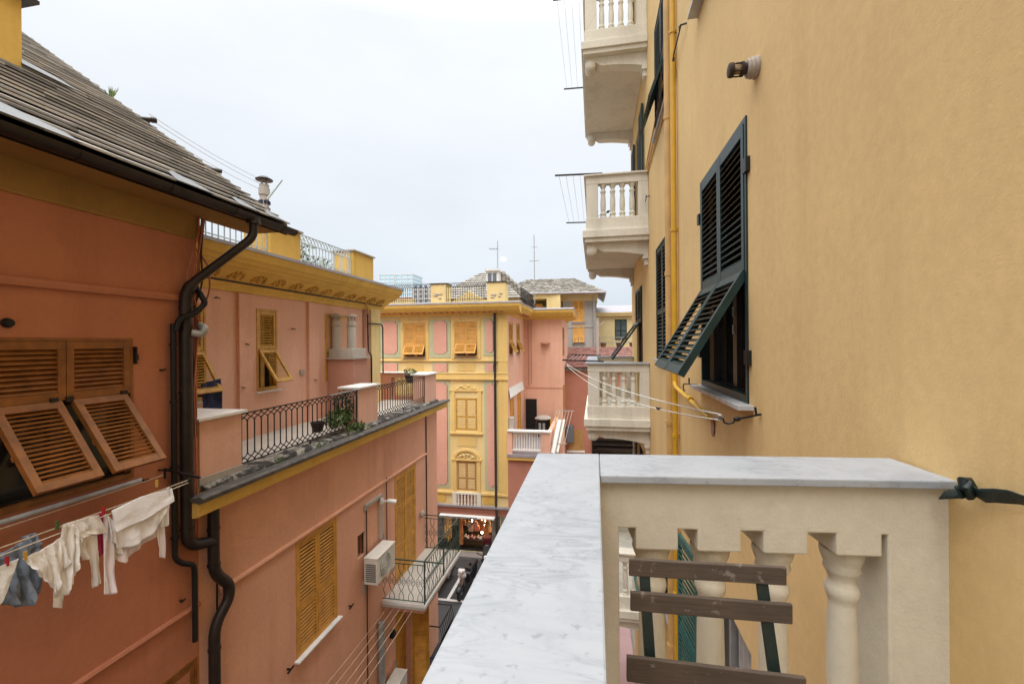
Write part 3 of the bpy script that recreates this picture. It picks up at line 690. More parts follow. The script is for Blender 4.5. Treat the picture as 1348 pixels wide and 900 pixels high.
while y > 3: q.lathe([(.10,0),(.115,.42)], (-8.92,y,ze+4.71*sl+.0), 12, ax=(0,-1,0)); y -= .40
q.build('ridge_tile', M['ridge'], roof, smooth=40)
# chimney
q = MB(); q.box((-7.1,2.5,2.8),(-6.24,3.82,3.86)); q.build('chimney', M['yel_c'], B1, bevel=.01)
q = MB(); q.box((-7.25,2.35,3.861),(-6.16,3.93,3.90)); q.build('chimney_cap', M['brownp'], B1)
# gutter with brackets
q = MB(); prof = [(-4.19+.075*math.cos(R(a)), 1.60+.075*math.sin(R(a))) for a in range(0,-181,-20)] + [(-4.19+.066*math.cos(R(a)), 1.60+.066*math.sin(R(a))) for a in range(-180,1,20)]
q.sweep(prof, -6, 5.58); q.sweep([(-4.19+.072*math.cos(R(a)), 1.60+.072*math.sin(R(a))) for a in range(0,-181,-20)], 5.581, 5.586)
for y in (.5,1.3,2.1,2.9,3.7,4.5,5.3): q.sweep([(-4.19+.082*math.cos(R(a)), 1.60+.082*math.sin(R(a))) for a in range(0,-181,-30)]+[(-4.19+.076*math.cos(R(a)), 1.60+.076*math.sin(R(a))) for a in range(-180,1,30)], y, y+.025)
q.build('gutter', M['brownp'], B1, smooth=40)
# downpipes
def curve(pts, n=6):           # rounded polyline
    pts = [Vector(p) for p in pts]; out = [pts[0]]
    for a, b, c in zip(pts, pts[1:], pts[2:]):
        r = min((b-a).length, (c-b).length)*.45; r = min(r,.16)
        p, q = b-(b-a).normalized()*r, b+(c-b).normalized()*r
        for i in range(n+1): t = i/n; out.append(p*(1-t)**2 + b*2*t*(1-t) + q*t*t)
    return out+[pts[-1]]
def collars(q, ps, r, ax=(0,0,1)):
    for p in ps: q.lathe([(r,-.012),(r,.012)], p, 14, ax=ax)
X1 = XL+.10
q = MB(); P = curve([(-4.19,4.83,1.56),(-4.19,4.83,1.34),(X1,4.36,.66),(X1,4.36,-2.36),(X1,4.74,-2.46)]); q.tube(P, [.05 if p.z > .70 else .066 for p in P], 14)
collars(q, [(X1,4.36,.42),(X1,4.36,-.55),(X1,4.36,-1.5),(X1,4.36,-2.15)], .074); q.lathe([(.085,-.03),(.075,.05)],(-4.19,4.83,1.53),14); q.build('downpipe', M['brownp'], B1, smooth=50)
q = MB(); q.tube(curve([(X1,4.72,-2.06),(X1,4.72,-2.86),(X1+.02,4.93,-3.10),(X1+.02,4.93,-3.28),(X1,4.72,-3.52),(X1,4.72,-9.1)]), .066, 14)
collars(q, [(X1,4.72,-2.3),(X1,4.72,-2.75),(X1,4.72,-3.8),(X1,4.72,-5.2)], .074); q.build('downpipe', M['brownp'], B1, smooth=50)
q = MB(); q.tube(curve([(XL+.07,4.23,.24),(XL+.07,4.23,-2.44),(XL+.09,4.30,-2.53),(XL+.08,4.46,-2.62),(XL+.07,4.48,-2.75),(XL+.07,4.48,-3.55)]), .03, 10); collars(q, [(XL+.07,4.23,z) for z in (0,-.65,-1.4,-2.2)], .04); q.build('waste_pipe', M['black'], B1, smooth=50)
q = MB(); P = curve([onX(231,436,XL+.12),onX(236,418,XL+.14),onX(256,414,XL+.20),onX(271,398,XL+.24),onX(264,388,XL+.2),onX(256,374,XL+.05)]); q.tube(P, .03, 8)
for i in range(2, len(P)-1, 2): q.lathe([(.034,-.008),(.034,.008)], P[i], 8, ax=(P[i+1]-P[i-1]))
q.build('wrapped_hose', M['black'], B1, smooth=50)
q = MB(); P = curve([onX(252,438,XL+.15),onX(266,440,XL+.22),onX(270,432,XL+.24),onX(262,428,XL+.1)]); q.tube(P, .042, 12); q.build('vent_elbow', M['metalg'], B1, smooth=50)
for i in range(5):
    rn = random.Random(20+i); o = .02+.012*i
    P = [Vector((XL+.03+o, 4.60+rn.uniform(-.03,.04), 1.55)), Vector((XL+.06+o,4.52+rn.uniform(-.05,.1)-.02*i,1.1)), Vector((XL+.05+o,4.50+rn.uniform(-.14,.12),.75)), Vector((XL+.05+o,4.46+rn.uniform(-.06,.06),.3)), Vector((XL+.04+o,4.47+rn.uniform(-.03,.03),-.5)), Vector((XL+.03+o,4.50+rn.uniform(-.02,.02),-1.1 if i%2 else -2.3))]
    q = MB(); q.tube(curve(P,8), .011, 6); q.build('cable', M['copper' if i != 3 else 'brownp'], B1, smooth=60)
q = MB(); q.tube(curve([(XL+.08,4.52,1.15),(XL+.12,4.66,.98),(XL+.12,4.68,.62),(XL+.08,4.52,.35)],8), .011, 6); q.build('cable', M['copper'], B1, smooth=60)
# the big shuttered window
fr = shutter_window(B1, FL, W1[0], W1[1], W1[2], W1[3], M['varn'], 2, [36,37], -.50, pitch=.042, sill=None, stile=.06, jamb=.03, curtain=True, ang=47, dens=1.2, th=.05, fin=.04)
s = MB(); s.tube([(XL+.06,2.2,W1[2]-.04),(XL+.06,3.86,W1[2]-.04)], .022, 10); s.build('sill', M['sill'], fr, smooth=50)
for y in (W1[0]+.62,W1[1]-.1,W1[0]+.50):
    h = MB(); h.box((y-.03,.006,-.52),(y+.03,.03,-.47),FL); h.build('hinge', M['brownp'], fr)
h = MB(); h.box((W1[1]+.004,0,-.16),(W1[1]+.045,.03,-.10),FL); h.box((W1[1]+.01,.0,-.2),(W1[1]+.025,.04,-.02),FL); h.build('hinge', M['brownp'], fr)
# lower shuttered window whose top shows at the frame's edge
shutter_window(B1, FL, 3.2, 4.56, -5.6, -3.80, M['varn'], 2, pitch=.042, hole=False, jamb=.03, sill=None)
q = MB(); p = onX(8,425,XL); q.lathe([(.04,0),(.042,.02),(.03,.05)], (XL,p.y,p.z), 14, ax=(1,0,0)); q.build('vent_cap', M['black'], B1, smooth=40)
for (px,py) in ((211,487),(237,790),(188,632)): 
    p = onX(px,py,XL); q = MB(); q.bar((XL,p.y,p.z),(XL+.05,p.y,p.z),.02); q.bar((XL+.045,p.y-.03,p.z),(XL+.045,p.y+.03,p.z+.01),.014); q.build('wall_peg', M['brownp'], B1)
# roof weed, stub pipe
p = onY(146,128,5.4); q = MB(); rn = random.Random(3)
for i in range(14):
    d = Vector((rn.uniform(-.3,.5), rn.uniform(-.3,.3), rn.uniform(.5,1))).normalized()*rn.uniform(.12,.24); s_ = d.cross(Vector((0,1,.2))).normalized()*.012; o = p+Vector((rn.uniform(-.05,.05),0,-.03))
    q.add([o-s_,o+s_,o+d*.6+s_*.8,o+d,o+d*.6-s_*.8],[(0,1,2,3,4)])
solo(q, 'roof_weed', M['leaf'], 'tuft of green weed growing on the verge of the dark slate roof', 'plant', recalc=False)
p = onY(190,158,5.45); q = MB(); q.tube([p+Vector((-.16,-.3,-.08)),p+Vector((.05,.1,.04))], .035, 10); q.lathe([(.042,-.03),(.042,.03)], p+Vector((.05,.1,.04)), 10, ax=(.2,.4,.12)); q.build('vent_stub', M['brownp'], B1, smooth=50)
p = onY(286,222,5.45); q = MB(); q.tube([p+Vector((-.35,-.2,.02)),p+Vector((.02,.06,-.02))], .03, 10); q.build('vent_stub', M['brownp'], B1, smooth=50)
for i, (a, b) in enumerate((((196,150),(343,236)),((196,156),(345,243)),((215,178),(345,250)))):
    q = MB(); q.tube(sagline(onY(*a,5.5), onY(*b,8.0), .05, 10), .004, 5)
    solo(q, 'overhead_wire', M['metalg'], ['uppermost thin wire from the slate roof to the steel flue','middle thin wire from the slate roof to the steel flue','lowest thin wire from the slate roof to the steel flue'][i], 'wire', 'wires over the slate roof')

# ------------------------------------------------------------------ washing line and clothes
XC = -4.2
lw = thing('washing_line', 'double washing line on black brackets under the varnished shutters', 'clothesline', (XL,4.05,-1.42))
q = MB(); b = onX(252,631,XC+.0); a = onX(205,629,XL); q.bar((XL,a.y+.1,b.z+.02),(XC+.08,b.y+.02,b.z+.02),.022); q.bar((XL+.1,a.y+.02,b.z+.05),(XL+.1,a.y+.02,b.z-.06),.016); q.bar((XL,a.y+.03,b.z+.03),(XL+.14,a.y+.03,b.z+.03),.014); q.lathe([(.016,-.01),(.02,0),(.016,.01)],(XC,b.y-.02,b.z),10,ax=(1,0,0)); q.build('bracket', M['black'], lw)
yl, zl = b.y, b.z
q = MB(); q.bar((XL,-.4,zl+.02),(XC+.08,-.4,zl+.02),.022); q.build('bracket', M['black'], lw)
for dx, dz in ((-.34,.035),(-.02,.0),(-.02,-.028)):
    q = MB(); q.tube(sagline((XC+dx,yl-.02,zl+dz),(XC+dx,-.4,zl+dz),.03 if dz > -.01 else .06,12), .0042, 6); q.build('line', M['line'], lw, smooth=60)
def strip(q, top, bot, X, nu=52, nv=40, A=.018, fr=5, sd=0, dx0=0, dx1=0, sagf=0):
    tp = [onX(px,py,X) for px,py in top]; bt = [onX(px,py,X) for px,py in bot]
    def along(P, s):
        L = [0]
        for a,b in zip(P,P[1:]): L.append(L[-1]+(b-a).length)
        d = s*L[-1]
        for i in range(len(P)-1):
            if d <= L[i+1]+1e-9: return P[i].lerp(P[i+1], (d-L[i])/max(1e-9,L[i+1]-L[i]))
        return P[-1]
    def fn(s, t):
        p = along(tp,s).lerp(along(bt,s), t)
        ns = noise.noise(Vector((s*fr+sd*7.3, t*1.6+sd, sd*2.1))); n2 = noise.noise(Vector((s*fr*2.7+sd, t*3.5, sd)))
        k = A*(.25+.9*t)
        rd = 1-2*abs(noise.noise(Vector((s*fr*1.9+sd*3.1+.5*t, t*1.1-sd, 4.2)))); rd2 = 1-2*abs(noise.noise(Vector((s*fr*1.2-t*2.5, t*3.2+s*2, sd*5.1))))
        return p + Vector((dx0+(dx1-dx0)*t + k*1.5*ns + k*.28*n2 + k*.32*max(0,rd)**3 + A*.18*max(0,rd2)**4 + k*.6*math.sin(s*fr*3.1+sd+1.2*t), k*.5*n2, k*.35*ns))
    q.grid(fn, nu, nv)
def garment(name, mat, label, cat, strips):
    q = MB()
    for i, s in enumerate(strips): strip(q, *s[0:2], XC, **s[2])
    o = solo(q, name, M[mat], label, cat, 'clothes on the washing line', smooth=80, solid=.0018, recalc=False); return o
g = garment('white_shirt', 'cloth', 'white shirt folded over the line, nearest the brown downpipe', 'shirt',
 [([(147,672),(185,653),(225,642)],[(149,700),(190,682),(226,659)],dict(A=.006,fr=4,sd=1,dx0=.012,dx1=.03)),
  ([(147,672),(185,654),(224,643)],[(153,722),(175,718),(200,702),(221,668)],dict(A=.016,fr=6,sd=2,dx0=-.005,dx1=.012)),
  ([(150,690),(180,680),(205,664)],[(155,729),(165,730),(185,712),(200,704)],dict(A=.02,fr=7,sd=3,dx0=-.02,dx1=-.03)),
  ([(206,664),(222,660)],[(211,694),(224,691)],dict(A=.012,fr=4,sd=4,nu=10)),
  ([(141,676),(153,690)],[(146,712),(155,716)],dict(A=.012,fr=3,sd=6,nu=10))])
garment('pink_sleeve_shirt', 'cloth3', 'pale pinkish shirt with long sleeves hanging behind the folded white shirt', 'shirt',
 [([(141,674),(152,690)],[(134,782),(143,783),(152,779)],dict(A=.02,fr=3,sd=5,nu=12,dx1=.01,dx0=-.03)),
  ([(209,690),(220,690)],[(209,732),(219,735)],dict(A=.012,fr=3,sd=7,nu=10,dx0=-.03)),
  ([(144,690),(180,672),(215,655)],[(152,735),(166,742),(176,730),(200,712),(218,700)],dict(A=.018,fr=7,sd=8,dx0=-.05,dx1=-.035))])
garment('long_sleeve_top', 'cloth2', 'crumpled cream long-sleeved top hanging twisted between two pegs', 'shirt',
 [([(82,690),(108,682),(130,677)],[(100,706),(108,716),(108,708),(124,703),(142,701)],dict(A=.014,fr=6,sd=11)),
  ([(81,691),(96,690),(108,697)],[(66,780),(76,784),(85,783),(100,744),(104,727)],dict(A=.026,fr=6,sd=12,dx1=.02)),
  ([(28,735),(55,722),(80,706)],[(42,752),(60,766),(72,780),(76,760),(88,740)],dict(A=.024,fr=6,sd=13,dx0=.01,dx1=.02)),
  ([(70,778),(84,780)],[(70,799),(83,800)],dict(A=.01,fr=3,sd=14,nu=8)),
  ([(116,705),(130,704)],[(126,774),(134,768)],dict(A=.016,fr=3,sd=15,nu=10,dx0=-.02,dx1=-.02)),
  ([(104,712),(128,704)],[(112,738),(136,732)],dict(A=.014,fr=4,sd=16,nu=12,dx0=-.03,dx1=-.03))])
garment('denim_shirt', 'denim', 'crumpled blue denim shirt hanging from the rear line', 'shirt',
 [([(-20,748),(20,728),(62,705)],[(-25,805),(14,795),(40,800),(62,780)],dict(A=.045,fr=7,sd=21,dx0=-.12,dx1=-.06)),
  ([(46,708),(66,702)],[(50,735),(70,722)],dict(A=.03,fr=4,sd=22,nu=10,dx0=-.14,dx1=-.1)),
  ([(-30,770),(10,765)],[(-40,830),(0,812)],dict(A=.03,fr=4,sd=23,nu=12,dx0=-.08,dx1=-.03))])
garment('white_cloth', 'linew', 'plain white cloth hung on a red peg at the left edge', 'cloth',
 [([(-70,775),(-20,752),(22,734)],[(-70,840),(-30,810),(-5,795),(5,778)],dict(A=.01,fr=3,sd=31,dx0=.02,dx1=.03))])
garment('magenta_rag', 'magenta', 'narrow magenta cloth between the white shirts', 'cloth',
 [([(133,677),(141,674)],[(131,735),(139,728)],dict(A=.012,fr=3,sd=41,nu=8,dx0=-.045,dx1=-.03))])
for (px,py,m,lab) in ((10,738,'red','red clothes peg holding the plain white cloth'),(34,731,'pegy','amber clothes peg on the near edge of the cream top'),(207,636,'pegy','amber clothes peg on the upper line near the black bracket'),(222,646,'metalw','pale clothes peg at the end of the folded white shirt'),(137,672,'red','dark red clothes peg beside the magenta cloth'),(76,691,'leaf','green clothes peg where the cream top twists over the line')):
    p = onX(px,py,XC+.025); q = MB()
    q.prism([(-.006,-.035),(.006,-.035),(.008,.0),(.006,.035),(-.006,.035),(-.008,0)], -.004, .006, frame(p,(0,1,0),(1,0,0),(0,0,1))); q.prism([(-.006,-.035),(.006,-.035),(.008,.0),(.006,.03),(-.006,.03),(-.008,0)], -.018, -.007, frame(p,(0,1,0),(1,0,0),(0,0,1)))
    q.bar(p+Vector((-.015,-.009,.005)),p+Vector((.006,-.009,.005)),.004); solo(q,'clothes_peg',M[m],lab,'clothes peg','pegs on the washing line',bevel=.001)

# ================================================================== LEFT FAR: salmon house with terrace
B2 = thing('salmon_house', 'salmon pink house with an iron-railed terrace and yellow cornice', 'building', (XL,8,ZG))
YE2 = 12.90
BW, BD = (6.38,7.52,-5.13,-3.22), (9.98,11.22,-5.86,-3.26)
holes = [(*BW,.1), (*BD,.1), (8.27,8.56,-4.42,-3.95,.25), (9.96,10.9,ZG,-6.62,.25)]
mb = MB(); wall_open(mb, FL, YB, YE2, ZG, -1.78, holes)
mb.add([(XL,YE2,ZG),(-13,YE2,ZG),(-13,YE2,-1.78),(XL,YE2,-1.78)],[(0,1,2,3)])
mb.add([(XL,YB,-1.78),(-13,YB,-1.78),(-13,YE2,-1.78),(XL,YE2,-1.78)],[(0,1,2,3)])
mb.build('wall', M['pink'], B2, recalc=False)
q = MB(); q.box((8.3,-.26,-4.45),(8.53,-.24,-3.92),FL); q.build('vent_back', M['dark'], B2)
q = MB()
for y in (8.28,8.535): q.box((y,-.05,-4.42),(y+.016,-.03,-3.95),FL)
for y in (8.35,8.42,8.48): q.box((y,-.045,-4.42),(y+.008,-.037,-3.95),FL)
q.build('vent_grille', M['brownp'], B2)
# cornice and gutter of the terrace
q = MB(); q.sweep([(XL-.01,-2.10),(XL+.03,-2.09),(XL+.04,-2.05),(-4.57,-2.02),(-4.545,-2.01),(-4.545,-1.93),(-4.535,-1.92),(-4.53,-1.845),(XL-.01,-1.845)], 4.36, YE2+.22); q.build('terrace_cornice', M['yel_c'], B2)
q = MB(); q.sweep([(-4.535,-1.86),(-4.47,-1.84),(-4.465,-1.79),(-4.50,-1.765),(-4.56,-1.78),(-4.74,-1.80),(-4.79,-1.835),(-4.79,-1.843),(-4.535,-1.843)], 4.34, YE2+.30); q.build('gutter', M['lead'], B2, bevel=.004)
q = MB()
def bumpy(u, v):
    y = 4.62 + u*(YE2-4.62); a = v*3
    P = [(-4.70,-1.83),(-4.715,-1.765),(-4.745,-1.735),(-4.99,-1.73)]; i = min(int(a),2); t = a-i
    x = P[i][0]+(P[i+1][0]-P[i][0])*t; z = P[i][1]+(P[i+1][1]-P[i][1])*t
    n = noise.noise(Vector((y*5,x*6,z*9)))
    return Vector((x+.016*n, y, z+.012*n))
q.grid(bumpy, 160, 9); q.build('kerb', M['kerb'], B2, smooth=60)
q = MB(); q.box((XU,YB+.01,-1.779),(-4.98,YE2-.05,-1.735)); q.build('terrace_floor', M['slab'], B2)
for i, (y0, y1) in enumerate(((4.625,5.285),(8.35,9.155),(12.0,12.865))):
    q = MB(); q.box((-5.18 if i else -5.9,y0,-1.736),(XL+.002,y1,-.945)); pl = q.build('parapet_pillar', M['pink_up'], B2, bevel=.006)
    q = MB(); q.box((-5.24 if i else -5.96,y0-.06,-.944),(XL+.06,y1+.05,-.905)); q.build('coping', M['white'], pl, bevel=.004)
    q = MB(); q.box((-5.19 if i else -5.91,y0-.012,-1.80),(XL+.010,y1+.012,-1.70 + .05*(i==0)-.03*(i==2))); q.build('plinth', M['cement'], pl, bevel=.006)
# wrought iron terrace railing
def railing(y0, y1, z0, z1, X, name, mat, parent):
    q = MB(); n = max(6, int(round((y1-y0)/.135))); d = (y1-y0)/n; b = .013
    zt1, zt2, zb1, zb2 = z1, z1-.13, z0+.14, z0
    for z in (zt1, ): q.box((X-.012,y0,z-.012),(X+.012,y1,z+.004))
    q.box((X-.008,y0,zb2-.008),(X+.008,y1,zb2+.008))
    for i in range(n+1):
        y = y0+i*d; q.bar((X,y,zb1),(X,y,zt2),b)
    for i in range(n):
        a, c = y0+i*d, y0+(i+1)*d; m_ = (a+c)/2
        for (za, zb) in ((zt2,zt1),(zb1,zb2)):
            zm = (za+zb)/2; w = .0105
            for (p, r) in ((a,c),(c,a)):
                pts = [(X,p,za),(X,p+(r-p)*.12,za+(zm-za)*.55),(X,m_,zm),(X,r-(r-p)*.12,zb-(zb-zm)*.55),(X,r,zb)]
                for u, v in zip(pts, pts[1:]): q.bar(u, v, w)
    for y in (y0+.02, (y0+y1)/2, y1-.02): q.bar((X,y,z0-.09),(X,y,z1 if y != (y0+y1)/2 else z0),.018)
    return q.build(name, M[mat], parent)
railing(5.29, 8.34, -1.66, -.965, XL-.03, 'terrace_railing', 'black', B2)
railing(9.17, 11.99, -1.66, -.965, XL-.03, 'terrace_railing', 'black', B2)
q = MB(); q.bar((XL+.03,7.3,-.95),(XL+.04,8.9,-.94),.02); q.build('handrail_bar', M['metalg'], B2)
# end parapet of the terrace with yellow balusters
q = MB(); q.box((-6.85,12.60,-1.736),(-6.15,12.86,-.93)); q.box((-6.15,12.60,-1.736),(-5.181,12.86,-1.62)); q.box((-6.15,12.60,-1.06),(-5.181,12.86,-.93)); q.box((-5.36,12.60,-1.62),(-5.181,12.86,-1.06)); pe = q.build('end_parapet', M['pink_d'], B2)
q = MB(); q.box((-6.9,12.55,-.929),(-5.26,12.91,-.90)); q.build('coping', M['white'], pe, bevel=.004)
for i in range(5):
    q = MB(); baluster(q, -6.02+.155*i, 12.73, -1.62, .56, 1.1, 8); q.build('baluster', M['yel_f'], pe, smooth=40)
# upper storey, set back
UW = [(5.62,6.20,-.92,.66),(7.31,7.86,-.905,.675),(9.47,10.5,-.905,.71)]
mb = MB(); wall_open(mb, FU, YB+.01, 12.06, -1.736, 1.25, [(*w,.18) for w in UW[:2]])
mb.add([(XU,12.06,-1.736),(-13,12.06,-1.736),(-13,12.06,1.25),(XU,12.06,1.25)],[(0,1,2,3)])
mb.build('upper_wall', M['pink_up'], B2, recalc=False)
for y0, y1 in ((4.98,5.34),(6.84,7.16),(8.80,9.16)): q = MB(); q.box((y0,-.001,-1.735),(y1,.06,.92),FU); q.build('pilaster', M['pink_up'], B2, bevel=.004)
q = MB(); q.box((11.55,-.002,-1.735),(12.085,.07,1.0),FU); q.box((XU-.5,12.061,-1.735),(XU+.068,12.09,1.0)); q.build('corner_quoin', M['yel_f'], B2, bevel=.006)
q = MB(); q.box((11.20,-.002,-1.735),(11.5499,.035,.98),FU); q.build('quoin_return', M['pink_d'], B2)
q = MB(); prof = [(XU-.05,.93),(XU+.05,.93),(XU+.06,.98),(XU+.09,1.0),(XU+.09,1.06),(XU+.12,1.08),(XU+.13,1.10),(XU+.16,1.115),(XU+.44,1.27),(XU+.50,1.28),(XU+.52,1.33),(XU+.58,1.345),(XU+.60,1.39),(XU+.66,1.42),(XU+.68,1.48),(XU+.70,1.525),(XU+.70,1.545),(XU-.05,1.545)]
q.sweep(prof, YB+.012, 12.30); q.build('upper_cornice', M['yel_c'], B2)
q = MB(); q.sweep([(XU+.135,1.098),(XU+.145,1.098),(XU+.145,1.085),(XU+.125,1.07),(XU+.125,1.09)], YB+.02, 12.1); q.build('cornice_bead', M['brownp'], B2)
q = MB(); q.sweep([(XU+.72,1.546),(XU+.72,1.60),(XU+.68,1.61),(XU-.6,1.60),(XU-.6,1.546)], YB+.011, 12.33); q.build('roof_gutter', M['leadf'], B2)
for i in range(14):
    y = 5.02+.515*i; q = MB()
    cx, cz = XU+.255, 1.150
    for k in range(7):
        a = R(-105+35*k); e = .125*math.cos(a); q.ball((cx+.875*e, y+.13*math.sin(a), cz+.484*e), .038, 7, 5, (.9,.7,.9))
    q.ball((cx,y,cz), .055, 8, 6); q.build('cornice_rosette', M['yel_dk'], B2, smooth=60)
fr = shutter_window(B2, FU, *UW[0], M['ochre_m'], 1, 30, -.10, pitch=.05, sill=(.05,.06,.03), sillm=M['white'], stile=.05, jamb=.04)
fr = shutter_window(B2, FU, *UW[1], M['ochre_m'], 1, 33, -.10, pitch=.05, sill=(.06,.07,.03), sillm=M['white'], stile=.05, jamb=.04, curtain=True)
fr = shutter_window(B2, FU, *UW[2], M['ochre_m'], 2, pitch=.05, hole=False, stile=.05, jamb=.03)
# navy washing at the first window
q = MB(); strip(q, [(264,506),(275,502),(290,498)], [(265,536),(270,541),(280,540),(292,537)], XU+.32, A=.03, fr=4, sd=51, nu=14)
solo(q, 'navy_garment', M['navy'], 'dark navy garment hanging below the mustard flap shutter beside the brown downpipe', 'clothing', smooth=80, solid=.006, recalc=False)
q = MB(); p = onX(397,490,XU); q.box((p.y-.07,0,p.z-.05),(p.y+.07,.03,p.z+.06),FU); q.build('meter_box', M['cement'], B2, bevel=.004)
for px,py in ((385,433),(413,500),(318,510),(323,453),(284,392)):
    p = onX(px,py,XU+.03); q = MB(); q.bar((XU,p.y,p.z),(XU+.08,p.y,p.z),.016); q.bar((XU+.08,p.y-.05,p.z+.01),(XU+.08,p.y+.04,p.z-.01),.014); q.build('shutter_stay', M['brownp'], B2)
# flue block on the terrace
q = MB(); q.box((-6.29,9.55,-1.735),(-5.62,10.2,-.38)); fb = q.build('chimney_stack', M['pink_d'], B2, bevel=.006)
q = MB(); q.box((-6.31,9.48,-.379),(-5.57,10.27,-.335)); q.build('stack_ledge', M['cement'], fb, bevel=.004)
q = MB(); q.box((-6.27,9.56,-.334),(-5.64,10.19,-.13)); q.build('stack_top', M['flue'], fb, bevel=.008)
for i, (px, yy) in enumerate(((442.5,9.75),(463,9.95))):
    p = onY(px,458,yy); q = MB(); q.lathe([(.10,-.13),(.10,.40),(.092,.41),(.115,.43),(.115,.47),(.10,.50),(.098,.56)], (p.x,p.y,0), 18); 
    for a in range(4): q.box((p.x+.075*math.cos(a*1.57+.4)-.012,p.y+.075*math.sin(a*1.57+.4)-.012,.555),(p.x+.075*math.cos(a*1.57+.4)+.012,p.y+.075*math.sin(a*1.57+.4)+.012,.665))
    f = q.build('flue_pot', M['flue'], fb, smooth=40)
    q = MB(); q.lathe([(.15,.64),(.155,.66),(.05,.72),(.02,.73)], (p.x,p.y,0), 18); q.build('flue_cowl', M['cement'], f, smooth=40)
q = MB(); q.tube(curve([(XU+.42,10.9,-1.2),(XU+.42,10.9,-.30),(XU+.14,11.25,-.25),(XU+.1,11.30,.55),(XU+.1,11.3,.95)]), .022, 8); q.tube(curve([(XU+.1,11.35,.55),(XU+.13,12.12,.55),(XU+.13,12.12,-.9)]), .02, 8); q.build('rain_pipe', M['brownp'], B2, smooth=50)
q = MB(); q.tube(curve([(XU+.16,11.1,1.1),(XU+.14,11.25,.95),(XU+.10,11.3,.8)]), .02, 8); q.build('rain_pipe', M['yel_dk'], B2, smooth=50)
# roof terrace above: piers, pale rails
XT = XU+.55
for y0, y1, z1 in ((7.02,7.86,2.19),(9.82,10.80,2.24)):
    q = MB(); q.box((XT-.55,y0,1.601),(XT,y1,z1)); pr_ = q.build('roof_pier', M['yel_c'], B2, bevel=.006)
    q = MB(); q.box((XT-.6,y0-.04,z1+.001),(XT+.04,y1+.04,z1+.035)); q.build('pier_cap', M['cement'], pr_)
def roofrail(y0, y1, z0, z1):
    q = MB(); n = int((y1-y0)/.11); d = (y1-y0)/n; X = XT-.06
    for z in (z0+.1, z1, z1-.16): q.box((X-.008,y0,z-.01),(X+.008,y1,z+.008))
    for i in range(n+1): q.bar((X,y0+i*d,z0),(X,y0+i*d,z1-.16),.014)
    for i in range(n):
        a, c = y0+i*d, y0+(i+1)*d; m_ = (a+c)/2
        for (p, r) in ((a,c),(c,a)):
            q.bar((X,p,z1-.16),(X,m_,z1-.08),.012); q.bar((X,m_,z1-.08),(X,r,z1),.012)
    q.build('roof_railing', M['railw'], B2)
roofrail(4.7, 7.0, 1.605, 2.15); roofrail(7.88, 9.8, 1.605, 2.2)
q = MB(); q.box((-8.0,5.5,1.6),(-7.6,5.62,3.0)); q.box((-8.0,4.8,1.6),(-7.7,9.4,2.05)); q.build('roof_parapet', M['cement'], B2)
q = MB(); leaves(q, (-6.7,8.9,1.95), (.35,.7,.22), 420, .09, seed=5); leaves(q, (-6.55,10.0,1.9), (.25,.5,.28), 260, .08, seed=6)
solo(q, 'roof_hedge', M['leaf'], 'green potted hedge behind the pale scrolled railing on the roof terrace', 'plant', recalc=False)
t = thing('roof_palm', 'dark palm-like plant rising behind the yellow roof pier', 'plant', (-6.75,8.2,1.6))
q = MB(); rn = random.Random(8)
for i in range(24):
    a = i*2.4; l = rn.uniform(.35,.55); pts = []
    for k in range(6):
        s = k/5; pts.append(Vector((-6.75+math.cos(a)*l*s*.85, 8.25+math.sin(a)*l*s*.85, 2.5+ .38*s*rn.uniform(.9,1.1)-.48*s*s)))
    for k in range(5):
        w = .035*(1-k/5.5); d = (pts[k+1]-pts[k]).cross(Vector((0,0,1))).normalized()
        for sgn in (-1,1): q.add([pts[k],pts[k+1],pts[k+1]+d*sgn*w*2-Vector((0,0,.03)),pts[k]+d*sgn*w*2.2-Vector((0,0,.03))],[(0,1,2,3)])
q.build('crown', M['leafd'], t, recalc=False)
q = MB(); q.tube([(-6.75,8.25,1.6),(-6.74,8.25,2.2),(-6.75,8.25,2.52)],[.05,.045,.03],8); q.build('trunk', M['brownp'], t)
q = MB(); leaves(q, (-6.5,9.0,2.25), (.12,.45,.12), 60, .07, seed=9); solo(q, 'balcony_flowers', M['leaf'], 'thin yellowish plant showing above the scrolled roof railing', 'plant', recalc=False)
# tall steel flue with patterned sleeve
p = onX(348,268,-6.6); t = thing('metal_flue', 'tall steel flue with a flat cowl and patterned sleeve beyond the slate roof', 'flue', (p.x,p.y,1.6))
q = MB(); q.tube([(p.x,p.y,1.6),(p.x,p.y,3.02)], .085, 16); q.lathe([(.085,3.02),(.105,3.03),(.105,3.16),(.09,3.17),(.09,3.24)],(p.x,p.y,0),16)
for a in range(4): q.box((p.x+.06*math.cos(a*1.57)-.01,p.y+.06*math.sin(a*1.57)-.01,3.23),(p.x+.06*math.cos(a*1.57)+.01,p.y+.06*math.sin(a*1.57)+.01,3.35))
q.build('pipe', M['flue'], t, smooth=40)
q = MB(); q.lathe([(.16,3.33),(.165,3.345),(.08,3.40),(.02,3.41)],(p.x,p.y,0),18); q.build('cowl', M['brownp'], t, smooth=40)
q = MB()
for i in range(7):
    for k in range(9):
        a = k*.7+i*.35; q.box((p.x+.088*math.cos(a)-.018,p.y+.088*math.sin(a)-.018,2.0+i*.14),(p.x+.088*math.cos(a)+.018,p.y+.088*math.sin(a)+.018,2.07+i*.14))
q.build('sleeve_pattern', M['navy'], t)
a_, b_ = onX(352,262,-6.5), onX(371,237,-6.3); q = MB(); q.tube([a_,b_], .022, 8); q.build('side_arm', M['railw'], t)

